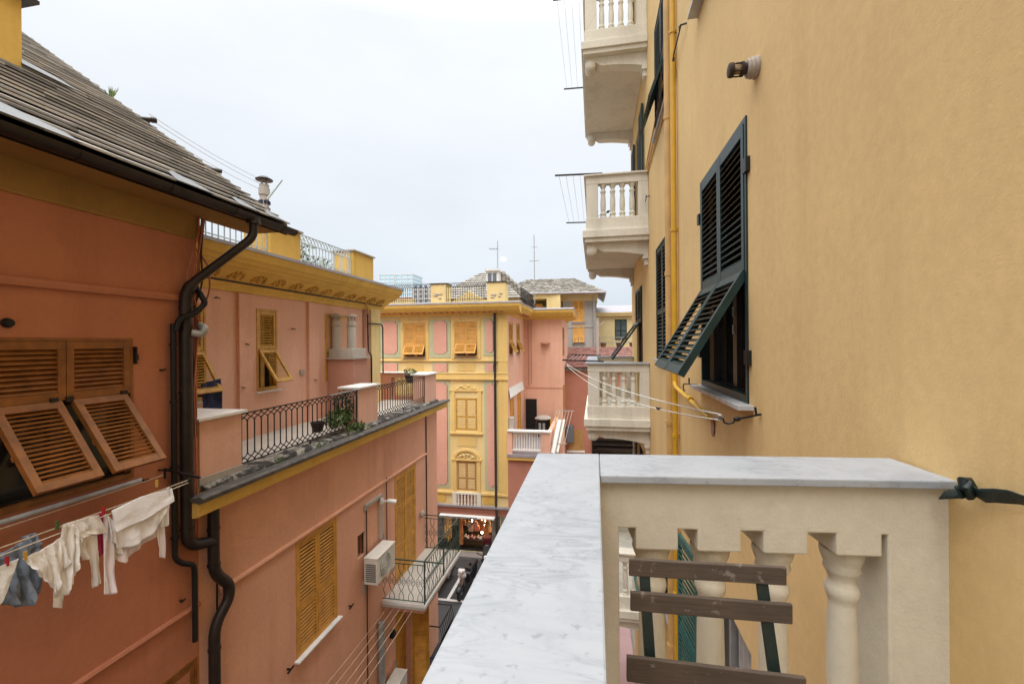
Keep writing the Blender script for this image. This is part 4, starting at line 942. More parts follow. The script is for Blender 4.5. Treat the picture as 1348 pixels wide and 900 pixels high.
# street wall of the salmon house
q = MB(); q.sweep([(XL,-3.22),(XL+.035,-3.215),(XL+.045,-3.185),(XL+.035,-3.16),(XL,-3.15)], YB+.3, YE2-.9); q.build('string_course', M['pink'], B2)
shutter_window(B2, FL, *BW, M['ochre'], 2, pitch=.062, dens=.58, ang=30, hole=False, stile=.06, sill=(.05,.09,.035), sillm=M['white'], jamb=.03)
shutter_window(B2, FL, *BD, M['ochre'], 2, pitch=.062, dens=.58, ang=30, hole=False, stile=.06, jamb=.03, mids=[-5.05,-4.1], name='balcony_door')
q = MB(); q.box((BD[0]-.1,-.1,-5.90),(BD[1]+.1,.04,-5.862),FL); q.build('threshold', M['white'], B2)
# conduit and spotlight
q = MB(); y0, y1, z = 8.56, 9.20, -3.43
q.box((y0-.03,0,z-.035),(y1+.04,.06,z+.035),FL); q.box((y1-.04,0,-4.40),(y1+.04,.06,z-.0351),FL); q.box((y0-.035,0,z-.09),(y0+.02,.05,z-.036),FL); q.build('trunking', M['cement'], B2, bevel=.006)
q = MB(); q.tube([(XL+.02,9.52,-3.12),(XL+.02,9.52,-4.7)], .011, 6); q.tube([(XL+.02,8.60,-3.5),(XL+.02,8.60,-9)], .012, 6); q.tube([(XL+.02,11.98,-1.95),(XL+.02,11.98,-9)],.016,6); q.tube([(XL+.02,4.85,-2.1),(XL+.02,4.82,-9)],.012,6); q.build('wall_cable', M['brownp'], B2)
p = onX(501,659,XL+.05); sp = thing('security_light', 'white security spotlight on the trunking beside the ochre balcony door', 'lamp', (XL+.06,p.y,p.z))
q = MB(); q.box((XL+.06,p.y-.05,p.z-.06),(XL+.10,p.y+.05,p.z+.06)); q.bar((XL+.1,p.y,p.z),(XL+.24,p.y+.02,p.z),.035); q.build('bracket', M['metalw'], sp, bevel=.004)
q = MB(); q.lathe([(.03,0),(.045,.02),(.052,.12),(.055,.2)], (XL+.20,p.y+.02,p.z+.01), 14, ax=(.9,.3,-.2)); q.build('housing', M['metalw'], sp, smooth=40)
q = MB(); q.lathe([(.05,.19),(.04,.205)], (XL+.20,p.y+.02,p.z+.01), 14, ax=(.9,.3,-.2)); q.build('lens', M['lens'], sp)
# air conditioners
def aircon(y0, zt_, label, X=XL):
    t = thing('air_conditioner', label, 'air conditioner', (X+.05,y0+.4,zt_-.56), 'outdoor air conditioning units')
    w, h, d = .82, .54, .29; x0 = X+.09; x1 = x0+d
    q = MB(); q.box((x0,y0,zt_-h),(x1,y0+w,zt_)); q.box((x0-.01,y0-.01,zt_-.012),(x1+.012,y0+w+.01,zt_+.012)); q.build('casing', M['acw'], t, bevel=.008)
    q = MB()
    for i in range(9): q.box((x0+.04,y0-.006,zt_-h+.06+i*.042),(x1-.03,y0-.0005,zt_-h+.085+i*.042))
    for i in range(5): q.box((x0+.04+.045*i,y0-.012,zt_-h+.06),(x0+.046+.045*i,y0-.0061,zt_-.10))
    q.build('side_grille', M['acd'], t)
    c = (x1+.004, y0+.36, zt_-h/2); q = MB(); q.lathe([(.225,-.01),(.225,.006),(.215,.008)], c, 28, ax=(1,0,0)); f = q.build('fan_opening', M['acd'], t, smooth=40)
    q = MB()
    for r in (.05,.085,.12,.155,.19,.22):
        q.tube([(c[0]+.014,c[1]+r*math.cos(k*.2618),c[2]+r*math.sin(k*.2618)) for k in range(25)], .0042, 5)
    for k in range(12): q.bar((c[0]+.014,c[1],c[2]),(c[0]+.014,c[1]+.225*math.cos(k*.5236),c[2]+.225*math.sin(k*.5236)),.006)
    q.build('fan_guard', M['acw'], f)
    q = MB(); 
    for y in (y0+.12,y0+w-.12): q.box((X+.0,y-.02,zt_-h-.04),(x1,y+.02,zt_-h-.001)); q.box((X+.0,y-.02,zt_-h-.25),(X+.03,y+.02,zt_-h-.041))
    q.build('bracket', M['metalg'], t)
    q = MB(); q.tube(curve([(x0+.1,y0+w+.01,zt_-h+.12),(x0+.1,y0+w+.1,zt_-h+.15),(X+.05,y0+w+.12,zt_-.1),(X+.05,y0+w+.1,zt_+.1)]), .018, 6); q.build('hose', M['metalg'], t)
    return t
aircon(8.36, -4.43, 'beige air conditioner on the salmon wall between the ochre shutters and the balcony')
aircon(8.95, -7.72, 'beige air conditioner below the balcony, seen from above beside the ochre door', XL)
# balcony with green railing
XO = -3.77; zb_ = -5.86; ya, yb = 9.30, 11.90
q = MB(); q.box((XL+.001,ya,zb_-.13),(XO,yb,zb_)); bl = q.build('balcony', M['slab'], B2, bevel=.006)
q = MB(); q.box((XL+.002,ya-.015,zb_-.06),(XO+.02,ya-.001,zb_+.012)); q.box((XO+.001,ya-.0005,zb_-.06),(XO+.02,yb,zb_+.012)); q.build('slab_edge', M['white'], bl)
q = MB(); q.box((XL+.002,ya+.02,zb_-.20),(XO-.03,yb-.02,zb_-.131)); q.build('slab_underside', M['red_f'], bl)
q = MB(); zt_ = -4.90
def gpanel(P0, P1, n):
    P0, P1 = Vector(P0), Vector(P1); z0, z1 = zb_+.05, zt_-.09; d = (P1-P0)/n; h = z1-z0
    q.bar(P0+Vector((0,0,z0)),P1+Vector((0,0,z0)),.014); q.bar(P0+Vector((0,0,z1)),P1+Vector((0,0,z1)),.014)
    for i in range(n):
        b = P0+d*(i+.5); sg = 1 if i%2 else -1
        pts = [(0,0),(0,.13),(.42*sg,.24),(-.0,.36),(0,.40)]; up = [(0,.62),(.42*sg,.72),(0,.84),(0,1)]
        for L in (pts, up):
            for (a,c),(a2,c2) in zip(L,L[1:]): q.bar(b+d*a+Vector((0,0,z0+c*h)), b+d*a2+Vector((0,0,z0+c2*h)), .010)
        q.tube([b+d*(.38*math.cos(k*.5236))+Vector((0,0,z0+h*(.51+.10*math.sin(k*.5236)))) for k in range(13)], .006, 5)
        q.tube([b+d*(.16*math.cos(k*.7))+Vector((0,0,z0+h*(.51+.045*math.sin(k*.7)))) for k in range(9)], .005, 5)
gpanel((XL,ya+.03,0),(XO-.01,ya+.03,0),9); gpanel((XO-.02,ya+.03,0),(XO-.02,yb-.03,0),20); gpanel((XL,yb-.03,0),(XO-.01,yb-.03,0),9)
for p in ((XO-.02,ya+.03),(XO-.02,yb-.03),(XO-.02,(ya+yb)/2)): q.bar((*p,zb_-.1),(*p,zt_),.028)
q.build('balcony_railing', M['greenr'], bl)
q = MB(); q.bar((XL+.25,ya+.03,zt_),(XO+.45,ya+.03,zt_),.035,.018); q.bar((XO-.02,ya+.03,zt_),(XO-.02,yb-.03,zt_),.035,.02); q.bar((XL,yb-.03,zt_),(XO+.5,yb-.03,zt_),.03,.016); q.bar((XO+.5,yb-.03,zt_),(XO-.02,yb-.03,zb_+.35),.016); q.build('handrail', M['greenr'], bl)
p = onX(599,710,XL); q = MB(); q.ball((XL+.06,11.55,-4.75),.09,10,8,(.6,1,1.2)); q.build('meter_cover', M['cement'], B2, smooth=50)
# lines strung below the balcony
t = thing('lower_washing_line', 'bundle of pale empty lines stretched below the green-railed balcony', 'clothesline', (XL,7.1,-6.0))
for i in range(5):
    q = MB(); q.tube(sagline((XL+.06+.17*i,6.4,-6.02),(XL+.12+.15*i,ya+.05,zb_-.15),.03,10), .004, 5); q.build('line', M['line'], t)
q = MB(); q.bar((XL,6.4,-6.02),(XL+.85,6.4,-6.02),.025); q.build('rod', M['black'], t)
for px,py in ((378,880),(459,797)): 
    p = onX(px,py,XL); q = MB(); q.bar((XL,p.y,p.z),(XL+.07,p.y,p.z),.022); q.bar((XL+.065,p.y-.07,p.z-.01),(XL+.065,p.y+.07,p.z+.01),.022); q.build('shutter_stay', M['black'], B2)
# street door and small things low on the wall
q = MB(); q.box((9.97,-.20,ZG),(10.89,-.16,-6.63),FL); d = q.build('street_door', M['ochre'], B2)
q = MB(); T2 = FL @ Matrix.Translation((10.9,.02,0)) @ Matrix.Rotation(R(78),4,'Z'); leaf(q, T2, 0, .45, ZG+.05, -6.2, 0, .05, .07, (-7.6,), .06); q.build('shutter', M['ochre'], d)
q = MB(); q.tube([(XL+.09,9.08,-6.2),(XL+.09,9.08,-9.2)], .075, 12); q.build('downpipe', M['metalg'], B2, smooth=50)
q = MB(); p = onX(545,822,XL+.0); q.box((XL+.001,11.25,-8.75),(XL+.06,11.75,-7.75)); q.build('notice_board', M['blueg'], B2, bevel=.006)
q = MB(); q.lathe([(.10,0),(.10,.05),(.06,.09)], (XL,9.75,-6.9), 14, ax=(1,0,0)); q.build('porch_lamp', M['black'], B2, smooth=40)
q = MB(); zz = -8.0
q.bar((XL,11.8,zz),(XL+.45,11.8,zz),.025); q.bar((XL+.45,11.8,zz),(XL+.45,12.85,zz),.025); q.bar((XL,12.85,zz),(XL+.45,12.85,zz),.02)
for i in range(9): q.tube([(XL+.45,11.8+.13*i,zz),(XL+.52,11.8+.13*i,zz-.3),(XL+.42,11.8+.13*i,zz-.6),(XL+.45,11.8+.13*i,zz-.9)],.009,5)
q.bar((XL,11.8,zz-.9),(XL+.45,11.8,zz-.9),.02); q.bar((XL+.45,11.8,zz-.9),(XL+.45,12.85,zz-.9),.02); q.build('low_window_grille', M['black'], B2)
# plants on the terrace
t = thing('potted_plant', 'bushy green plant in a hanging pot against the terrace railing', 'plant', (-4.95,7.75,-1.73))
q = MB(); leaves(q, (-4.90,7.80,-1.45), (.18,.42,.20), 620, .075, seed=11); leaves(q, (-4.72,8.1,-1.68), (.10,.36,.10), 260, .06, seed=12); q.build('foliage', M['leaf'], t, recalc=False)
q = MB(); q.lathe([(.08,0),(.12,.16),(.13,.18),(.115,.18),(.10,.15)], (-4.95,7.2,-1.60), 16); q.build('pot', M['soil'], t, smooth=40)
q = MB(); leaves(q, (-4.95,8.05,-1.22), (.16,.30,.30), 600, .06, seed=13); solo(q, 'terrace_ivy', M['leafd'], 'dark ivy climbing the terrace railing beside the middle pillar', 'plant', recalc=False)
t = thing('pot_of_succulents', 'small pot of yellow-green succulents on the terrace end by the far pillar', 'plant', (-5.25,12.1,-1.1))
q = MB(); q.lathe([(.10,-.25),(.17,-.04),(.18,-.02),(.15,-.02)], (-5.3,12.1,-.92), 14); q.build('pot', M['soil'], t, smooth=40); q = MB(); leaves(q, (-5.3,12.1,-.84), (.2,.25,.1), 160, .06, seed=14); q.build('foliage', M['leaf'], t, recalc=False)
for i, y in enumerate((5.9,6.9,8.6)):
    q = MB(); leaves(q, (-4.70,y,-1.76), (.05,.09,.05), 40, .04, seed=30+i); solo(q, 'gutter_weed', M['leaf'], ['small weed sprouting from the blackened kerb near the first pillar','small weed sprouting from the blackened kerb below the middle of the railing','small weed sprouting from the kerb under the middle pillar'][i], 'plant', 'weeds along the kerb', recalc=False)

# ================================================================== FAR: yellow painted palazzo across the street
B3 = thing('painted_palazzo', 'yellow painted corner house with rose panels, amber shutters and a shop below', 'building', (-6,YF,ZG))
XC3 = -3.68
SH = (-6.62,-4.36,ZG+.13,-7.60)
def xz(pts): return pts
wins = [(-8.38,-7.38,-.66,.855),(-6.01,-5.01,-.62,.875),(-10.8,-9.9,-.66,.855)]
row2 = [(-6.0,-5.04,-3.82,-2.43),(-8.37,-7.41,-3.82,-2.43)]
row1 = [(-5.955,-5.095,-6.44,-5.18),(-8.33,-7.46,-6.44,-5.18)]
mb = MB(); wall_open(mb, FF, -13, XC3, ZG, 1.35, [(*w,.2) for w in wins]+[(*SH,1.2),(-9.4,-7.1,ZG+.13,-7.6,1.2)])
mb.build('front_wall', M['yel_f'], B3, recalc=False)
FS = FX(XC3, 1)                          # street side wing, facing +x
sw = [(18.86,19.76,-.58,.87),(20.75,21.65,-.58,.90)]
mb = MB(); wall_open(mb, FS, YF, 23.0, ZG, 1.35, [(*w,.15) for w in sw])
XW = -1.67
wall_open(mb, FY(23.0), XC3, XW, ZG, 1.35, [(-3.73,-3.21,-4.62,-3.02,.15)] if 0 else [])
wall_open(mb, FX(XW,1), 23.0, 27.5, ZG, 1.35, [])
mb.build('wing_wall', M['pink_up'], B3, recalc=False)
q = MB(); q.box((XC3+.003,18.42,ZG),(-1.86,22.99,-4.86)); q.build('terrace_block', M['red_f'], B3)
q = MB(); q.box((-13,-1.5,1.352),(XC3-.01,-.01,1.36), FF); q.build('roof_deck', M['lead'], B3)
def cornice(prof, name, mat, x1=None):
    q = MB()
    o = max(p[0] for p in prof)
    q.prism([(-p[0]+YF, p[1]) for p in prof], -13, XC3+o, frame((0,0,0),(0,1,0),(1,0,0),(0,0,1)))
    q.prism([(XC3+p[0], p[1]) for p in prof], YF+.001, 23.0-o, frame((0,0,0),(1,0,0),(0,1,0),(0,0,1)))
    q.prism([(23.0-p[0], p[1]) for p in prof], XC3, XW+o, frame((0,0,0),(0,1,0),(1,0,0),(0,0,1)))
    q.prism([(XW+p[0], p[1]) for p in prof], 23.001, 27.5, frame((0,0,0),(1,0,0),(0,1,0),(0,0,1)))
    return q.build(name, M[mat], B3)
cornice([(-.02,1.17),(.05,1.17),(.07,1.22),(.10,1.24),(.48,1.34),(.50,1.40),(.54,1.41),(.56,1.47),(.60,1.49),(.62,1.58),(.62,1.62),(-.02,1.62)], 'cornice', 'yel_c')
cornice([(-.02,1.621),(.64,1.621),(.64,1.67),(.55,1.69),(-.02,1.76)], 'roof_edge', 'leadf')
q = MB()
for i in range(34):
    x = -12.8+.27*i; q.box((x,.10,1.255),(x+.10,.40,1.34),FF)
for i in range(14):
    y = 18.8+.27*i; q.box((y,.10,1.255),(y+.1,.40,1.34),FS)
q.build('cornice_brackets', M['red_f'], B3)
def panel(x0, x1, z0, z1, m=.17, notch=.10):
    q = MB(); q.box((x0-m,.001,z0-m),(x1+m,.022,z1+m),FF); f = q.build('panel_frame', M['green_f'], B3)
    n = notch; poly = [(x0,z0+n),(x0+n*.4,z0+n),(x0+n,z0+n*.4),(x0+n,z0),(x1-n,z0),(x1-n,z0+n*.4),(x1-n*.4,z0+n),(x1,z0+n),(x1,z1-n),(x1-n*.4,z1-n),(x1-n,z1-n*.4),(x1-n,z1),(x0+n,z1),(x0+n,z1-n*.4),(x0+n*.4,z1-n),(x0,z1-n)]
    if n == 0: poly = [(x0,z0),(x1,z0),(x1,z1),(x0,z1)]
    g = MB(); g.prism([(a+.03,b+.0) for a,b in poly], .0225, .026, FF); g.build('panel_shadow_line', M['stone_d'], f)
    g = MB(); g.prism(poly, .0265, .034, FF); g.build('panel_field', M['pink_f'], f)
for a, b in ((-9.42,-8.72),(-7.0,-6.39)): panel(a, b, -.50, .95)
panel(-4.61,-4.31,-.46,.97,.11,.08); panel(-11.8,-11.1,-.5,.95)
for a, b in ((-9.42,-8.72),(-7.0,-6.39),(-4.61,-4.31)): panel(a, b, -1.28, -.92, .07, 0)
for a, b in ((-9.40,-8.72),(-7.0,-6.40),(-4.60,-4.28)): panel(a, b, -6.25, -1.76, .11, .1)
q = MB()
for (z0,z1,n) in ((-.83,-.77,.068),(-1.62,-1.54,.105),(-1.54,-1.36,.072),(-1.36,-1.33,.09),(-6.60,-6.521,.07),(1.021,1.08,.045)): q.box((-13,.0005,z0),(XC3+n*.5,n,z1),FF)
q.box((-4.08,.035,-6.52),(XC3+.012,.05,1.02),FF)
for (x0,x1) in ((-4.02,-3.93),(-3.84,-3.75)): q.box((x0,.0505,-6.4),(x1,.062,.85),FF)
for w in wins:
    q.box((w[0]-.16,.001,w[2]-.10),(w[0]-.02,.04,w[3]+.18),FF); q.box((w[1]+.02,.001,w[2]-.10),(w[1]+.16,.04,w[3]+.18),FF); q.box((w[0]-.02,.001,w[3]+.02),(w[1]+.02,.035,w[3]+.16),FF)
    q.prism([(w[0]+.1,w[2]-.62),(w[1]-.1,w[2]-.62),(w[1]-.1,w[2]-.28),(w[0]+.1,w[2]-.28)],.001,.02,FF)
for w in row2:
    q.box((w[0]-.20,.001,w[2]-.1),(w[0]-.04,.05,w[3]+.30),FF); q.box((w[1]+.04,.001,w[2]-.1),(w[1]+.20,.05,w[3]+.30),FF); q.box((w[0]-.26,.001,w[2]-.17),(w[1]+.26,.09,w[2]-.1001),FF)
    c = (w[0]+w[1])/2; q.box((w[0]-.26,.001,w[3]+.301),(w[1]+.26,.06,w[3]+.36),FF)
    pts = [(c+.62*math.cos(R(a)), w[3]+.361+.24*math.sin(R(a))**1.0) for a in range(0,181,15)]; q.prism(pts, .001, .035, FF)
    q.prism([(w[0]+.05,w[2]-.7),(w[1]-.05,w[2]-.7),(w[1]-.05,w[2]-.28),(w[0]+.05,w[2]-.28)],.001,.02,FF)
for w in row1:
    q.box((w[0]-.19,.001,w[2]-.06),(w[0]-.03,.05,w[3]+.04),FF); q.box((w[1]+.03,.001,w[2]-.06),(w[1]+.19,.05,w[3]+.04),FF); q.box((w[0]-.24,.001,w[3]+.041),(w[1]+.24,.08,w[3]+.11),FF)
    c = (w[0]+w[1])/2
    P = [(c+.60*math.cos(R(a)), w[3]+.111+.42*math.sin(R(a))) for a in range(0,181,15)] + [(c+.50*math.cos(R(a)), w[3]+.111+.34*math.sin(R(a))) for a in range(180,-1,-15)]
    q.prism(P, .001, .07, FF)
q.build('facade_mouldings', M['yel_m'], B3)
q = MB(); rn = random.Random(5)
for w in row2+row1:
    c = (w[0]+w[1])/2; zb = w[3]+(.36 if w in row2 else .11)
    for k in range(26):
        x = rn.uniform(-.42,.42); zz = rn.uniform(.02,.28)*(1-abs(x)/.62)
        q.ball((c+x, YF-.04, zb+zz), rn.uniform(.025,.05), 6, 4)
for w in wins:
    c = (w[0]+w[1])/2
    for k in range(18): q.ball((c+rn.uniform(-.32,.32), YF-.04, w[3]+rn.uniform(.08,.26)), rn.uniform(.02,.04), 6, 4)
    for s in (w[0]-.09, w[1]+.09):
        for k in range(5): q.ball((s, YF-.045, w[3]-.05-.07*k), .045-.005*k, 6, 4)
q.build('stucco_ornament', M['yel_f'], B3, smooth=60)
for w in wins: shutter_window(B3, FF, *w, M['ochre_f'], 2, 34, w[2]+.58, pitch=.06, sill=(.03,.05,.04), sillm=M['leadf'], jamb=.02, stile=.045, ang=62)
for w in row2: shutter_window(B3, FF, *w, M['ochre_m'], 2, pitch=.07, hole=False, jamb=.02, stile=.05, ang=60)
for w in row1: shutter_window(B3, FF, *w, M['ochre_b'], 2, pitch=.07, hole=False, jamb=.02, stile=.05, ang=60)
for w in sw: shutter_window(B3, FS, *w, M['ochre_m'], 2, 30, w[2]+.62, pitch=.06, sill=(.04,.06,.04), sillm=M['leadf'], jamb=.03)
# downpipe on the front
q = MB(); q.tube([(-4.21,YF-.09,1.3),(-4.21,YF-.09,-7.1),(-4.16,YF-.22,-7.25),(-4.16,YF-.22,-9.2)], .05, 10); collars(q, [(-4.21,YF-.09,z) for z in (.6,-1.0,-2.8,-4.6,-6.2)], .06); q.build('downpipe', M['brownp'], B3, smooth=50)
# balustrade panel and base of the first floor
q = MB(); q.box((-6.16,.001,-7.06),(-5.97,.10,-6.52),FF); q.box((-5.07,.001,-7.06),(-4.88,.10,-6.52),FF); q.box((-5.97,.02,-6.585),(-5.07,.10,-6.52),FF); bb = q.build('balustrade', M['cream'], B3)
q = MB(); q.box((-5.97,.001,-7.06),(-5.07,.006,-6.586),FF); q.build('balustrade_back', M['red_f'], bb)
for i in range(6):
    q = MB(); baluster(q, -5.89+.148*i, YF-.06, -7.06, .475, .85, 8); q.build('baluster', M['cream'], bb, smooth=40)
q = MB()
for a, b in ((-9.4,-6.5),(-4.78,-4.3)): q.box((a,.001,-6.98),(b,.03,-6.66),FF)
q.build('base_panel', M['yel_c'], B3)
q = MB(); q.box((-13,.001,-7.14),(XC3+.09,.16,-7.0601),FF); q.build('string_course', M['leadf'], B3)
q = MB(); q.box((-13,.001,-7.46),(XC3+.05,.05,-7.1401),FF); q.box((-13,.05,-7.30),(XC3+.06,.09,-7.1401),FF); q.build('shop_fascia', M['red_f'], B3)
q = MB(); q.box((SH[0]-.28,.001,ZG+.13),(SH[0]-.002,.06,-7.461),FF); q.build('shop_pilaster', M['stone_d'], B3)
q = MB(); q.box((SH[1]+.002,.001,ZG+.13),(SH[1]+.3,.06,-7.461),FF); q.box((-4.0,.001,ZG+.13),(-3.7,.06,-7.461),FF); q.build('shop_pilaster', M['stone_d'], B3)
q = MB(); q.prism([(SH[0]-.1,0),(SH[1]+.1,0),(SH[1]+.1,.16),(SH[0]-.1,.16)], 0, .03, frame((0,YF-.07,-7.47),(1,0,0),(0,-.35,-1),(0,-1,-.28))); q.box((SH[0]-.1,.215,-7.58),(SH[1]+.1,.23,-7.51),FF)
q.build('shop_awning', M['awnw'], B3)
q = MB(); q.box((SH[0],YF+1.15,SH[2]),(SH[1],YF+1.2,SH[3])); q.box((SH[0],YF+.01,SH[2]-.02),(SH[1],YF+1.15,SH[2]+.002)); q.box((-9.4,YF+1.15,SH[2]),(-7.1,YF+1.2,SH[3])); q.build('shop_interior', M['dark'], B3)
q = MB()
for x in (SH[0]+.02, SH[1]-.06): q.box((x,YF-.02,SH[2]),(x+.04,YF+.06,SH[3]))
for i in range(6): q.box((SH[0]+.06,YF+.03,-7.66-.07*i),(SH[0]+.75,YF+.05,-7.62-.07*i))
q.build('shop_shutter_rail', M['metalg'], B3)
rn = random.Random(12)
cols = ['orange','cement','pinkc','orange','cream','brownp','moped_w','pinkc','orange','cream']
labs = ['tan','grey','rose','tawny','cream','dark brown','white','pink','russet','ivory']
for i in range(10):
    x = SH[0]+.85+ (i%5)*.28+rn.uniform(-.04,.04); z = -7.95-.36*(i//5)+rn.uniform(-.05,.05); y = YF+.25+.3*(i//5)
    q = MB(); q.prism([(-.10,-.14),(.10,-.14),(.115,.0),(.08,.10),(-.08,.10),(-.115,0)], -.04, .04, frame((x,y,z),(1,0,0),(0,-1,0),(0,0,1))); q.tube([(x-.06,y,z+.1),(x-.04,y,z+.22),(x,y,z+.26),(x+.04,y,z+.22),(x+.06,y,z+.1)], .008, 5)
    solo(q, 'hanging_bag', M[cols[i]], labs[i]+' bag hanging in the '+('upper' if i < 5 else 'lower')+' row inside the dark shop, '+['at its left end','second from the left','in the middle','second from the right','at its right end'][i%5], 'bag', 'bags hanging in the shop', bevel=.012)
q = MB()
for k in range(3):
    w = .16-.03*k; q.tube([(SH[1]-.34+.02*k,YF+.2,-7.75),(SH[1]-.38,YF+.2,-8.3),(SH[1]-.33,YF+.22,-8.95)], [.05,.12-.02*k,.10], 10)
solo(q, 'hanging_coat', M['orange'], 'long tan garment hanging at the right side of the shop opening', 'clothing', smooth=60)
q = MB(); q.tube([(SH[0]+.78,YF+.1,-7.75),(SH[0]+.80,YF+.1,-8.2),(SH[0]+.79,YF+.12,-8.85)], [.04,.08,.09], 10)
solo(q, 'hanging_scarf', M['orange'], 'long tan scarf hanging at the left of the lit shop goods', 'clothing', smooth=60)
t = thing('display_table', 'low shop table covered with pale and pink goods in the doorway', 'table', (-5.3,YF+.3,ZG+.13))
q = MB(); q.box((-5.95,YF+.1,ZG+.50),(-4.75,YF+.55,ZG+.55)); q.build('tabletop', M['brownp'], t)
for x in (-5.9,-4.8):
    for y in (YF+.13,YF+.52): q = MB(); q.box((x-.025,y-.025,ZG+.131),(x+.025,y+.025,ZG+.499)); q.build('leg', M['brownp'], t)
for i in range(8):
    x = -5.85+.145*i; q = MB(); q.ball((x,YF+.22+.1*(i%2),ZG+.551+.06), .065, 8, 6, (1,1,.9)); q.ball((x+.02,YF+.22+.1*(i%2),ZG+.68), .04, 7, 5)
    solo(q, 'trinket', M[['pinkc','cream','moped_w','pinkc'][i%4]], ['pink','cream','white','rose'][i%4]+' trinket on the shop table, '+['first from its left end','second from its left end','third from its left end','fourth from its left end','fourth from its right end','third from its right end','second from its right end','last at its right end'][i], 'goods', 'goods on the shop table', smooth=60)
for i,(dx,dz) in enumerate(((.9,-7.82),(1.15,-8.2),(1.5,-7.85),(1.75,-8.15),(1.95,-7.8),(1.6,-8.5))):
    q = MB(); q.ball((SH[0]+dx,YF+.6,dz), .045, 8, 6); q.bar((SH[0]+dx,YF+.6,dz+.03),(SH[0]+dx,YF+.6,SH[3]),.006)
    solo(q, 'shop_bulb', M['bulb'], 'small warm hanging bulb in the shop, '+['high at the left','low at the left','high in the middle','low right of the middle','high at the right','lowest of them all'][i], 'light', 'bulbs in the shop')
# terrace in the corner of the wing
q = MB(); q.box((XC3+.004,18.25,-4.86),(-1.78,22.98,-4.74)); tb = q.build('terrace', M['leadf'], B3)
q = MB(); q.box((XC3+.004,18.28,-4.98),(-1.82,18.42,-4.861)); q.build('terrace_moulding', M['yel_c'], tb)
for a, b in ((XC3+.004,-3.47),(-2.24,-1.87)): q = MB(); q.box((a,18.32,-4.739),(b,18.52,-3.79)); q.build('parapet_pillar', M['pink_up'], tb)
q = MB(); q.box((XC3+.006,18.26,-3.789),(-1.83,18.58,-3.735)); q.build('coping', M['white'], tb)
q = MB(); q.box((-3.47,18.34,-3.86),(-2.24,18.5,-3.79)); q.box((-3.47,18.34,-4.60),(-2.24,18.5,-4.54)); q.build('rail', M['white'], tb)
for i in range(11):
    q = MB(); q.lathe([(.035,-4.54),(.035,-4.5),(.028,-4.4),(.033,-4.2),(.026,-3.98),(.035,-3.9),(.035,-3.861)], (-3.41+.112*i,18.42,0), 8); q.build('baluster', M['white'], tb, smooth=50)
q = MB(); q.box((-2.05,18.53,-4.739),(-1.87,22.9,-3.9)); q.build('side_parapet', M['pink_up'], tb)
# wing details: door, side windows, awning, unit, brackets
q = MB(); q.box((-3.60,22.93,-4.73),(-3.02,22.999,-3.0)); q.build('dark_door', M['black'], B3)
for y0, y1 in ((19.0,19.7),(20.9,21.6)):
    q = MB(); leaf(q, FS, y0, y1, -4.5, -2.5, .002, .05, .06, (-3.5,), .07); q.build('shutter', M['ochre'], B3)
q = MB(); q.prism([(18.7,-2.08),(18.7,-2.02),(22.3,-2.02),(22.3,-2.08)], 0, .02, FS); q.add([(18.7,.021,-2.05),(22.3,.021,-2.05),(22.3,.09,-2.42),(18.7,.09,-2.42),(18.7,.021,-2.11),(22.3,.021,-2.11),(22.3,.07,-2.46),(18.7,.07,-2.46)], [(0,1,2,3),(7,6,5,4),(0,4,5,1),(1,5,6,2),(2,6,7,3),(3,7,4,0)], FS); q.build('side_awning', M['awnw'], B3)
q = MB(); q.box((18.55,.001,-3.9),(18.95,.22,-3.25),FS); q.build('gas_meter_box', M['cement'], B3, bevel=.01)
q = MB(); q.lathe([(.22,0),(.20,.03),(.10,-.10)], (-2.55,22.9,-.1), 14); q.box((-2.78,22.8,-.10),(-2.32,22.999,-.04)); q.build('wall_bracket', M['pink_d'], B3)
q = MB(); q.tube([(XC3+.25,22.96,1.2),(XC3+.25,22.96,-2.3)], .03, 6); q.tube([(XC3+.40,22.96,1.2),(XC3+.40,22.96,-2.2)], .02, 6); q.box((XC3+.1,22.97,-2.42),(XW,22.998,-2.40)); q.build('wing_pipe', M['pink_d'], B3)
q = MB(); leaf(q, FX(XW,1), 23.3, 24.1, -.75, .75, .002, .04, .05, (0.0,), .06); q.build('shutter', M['ochre_b'], B3)
q = MB(); q.box((23.3,.0,-4.6),(24.2,.05,-2.3),FX(XW,1)); q.build('shutter', M['ochre_b'], B3)
# things on the wing's terrace
t = thing('barrel_stove', 'dark barrel-shaped stove with a pale lid on the wing terrace', 'stove', (-2.6,22.2,-4.74))
q = MB(); q.lathe([(.34,0),(.38,.1),(.40,.5),(.36,.85)], (-2.6,22.2,-4.739), 18); q.build('body', M['moped_k'], t, smooth=50)
q = MB(); q.lathe([(.42,.851),(.42,.90),(.25,1.0),(.05,1.02)], (-2.6,22.2,-4.739), 18); q.build('lid', M['cement'], t, smooth=50)
for k in range(2): q = MB(); q.box((-2.78+.2*k,21.80,-4.55),(-2.66+.2*k,21.86,-4.05)); q.build('door', M['metalg'], t)
t = thing('drying_rack', 'folding drying rack with white bars leaning over the wing terrace edge', 'laundry rack', (-1.6,19.5,-4.74))
q = MB()
for i in range(6): q.bar((-1.75+.14*i,20.5,-3.2),(-2.0+.14*i,18.9,-4.35),.014)
q.bar((-1.75,20.5,-3.2),(-.95,20.5,-3.2),.03); q.bar((-2.0,18.9,-4.35),(-1.2,18.9,-4.35),.03); q.build('bars', M['flue'], t)
q = MB(); q.bar((-1.9,19.4,-4.739),(-1.75,20.5,-3.2),.03); q.bar((-1.88,19.9,-4.739),(-1.95,19.0,-4.3),.03); q.build('legs', M['ochre_f'], t)
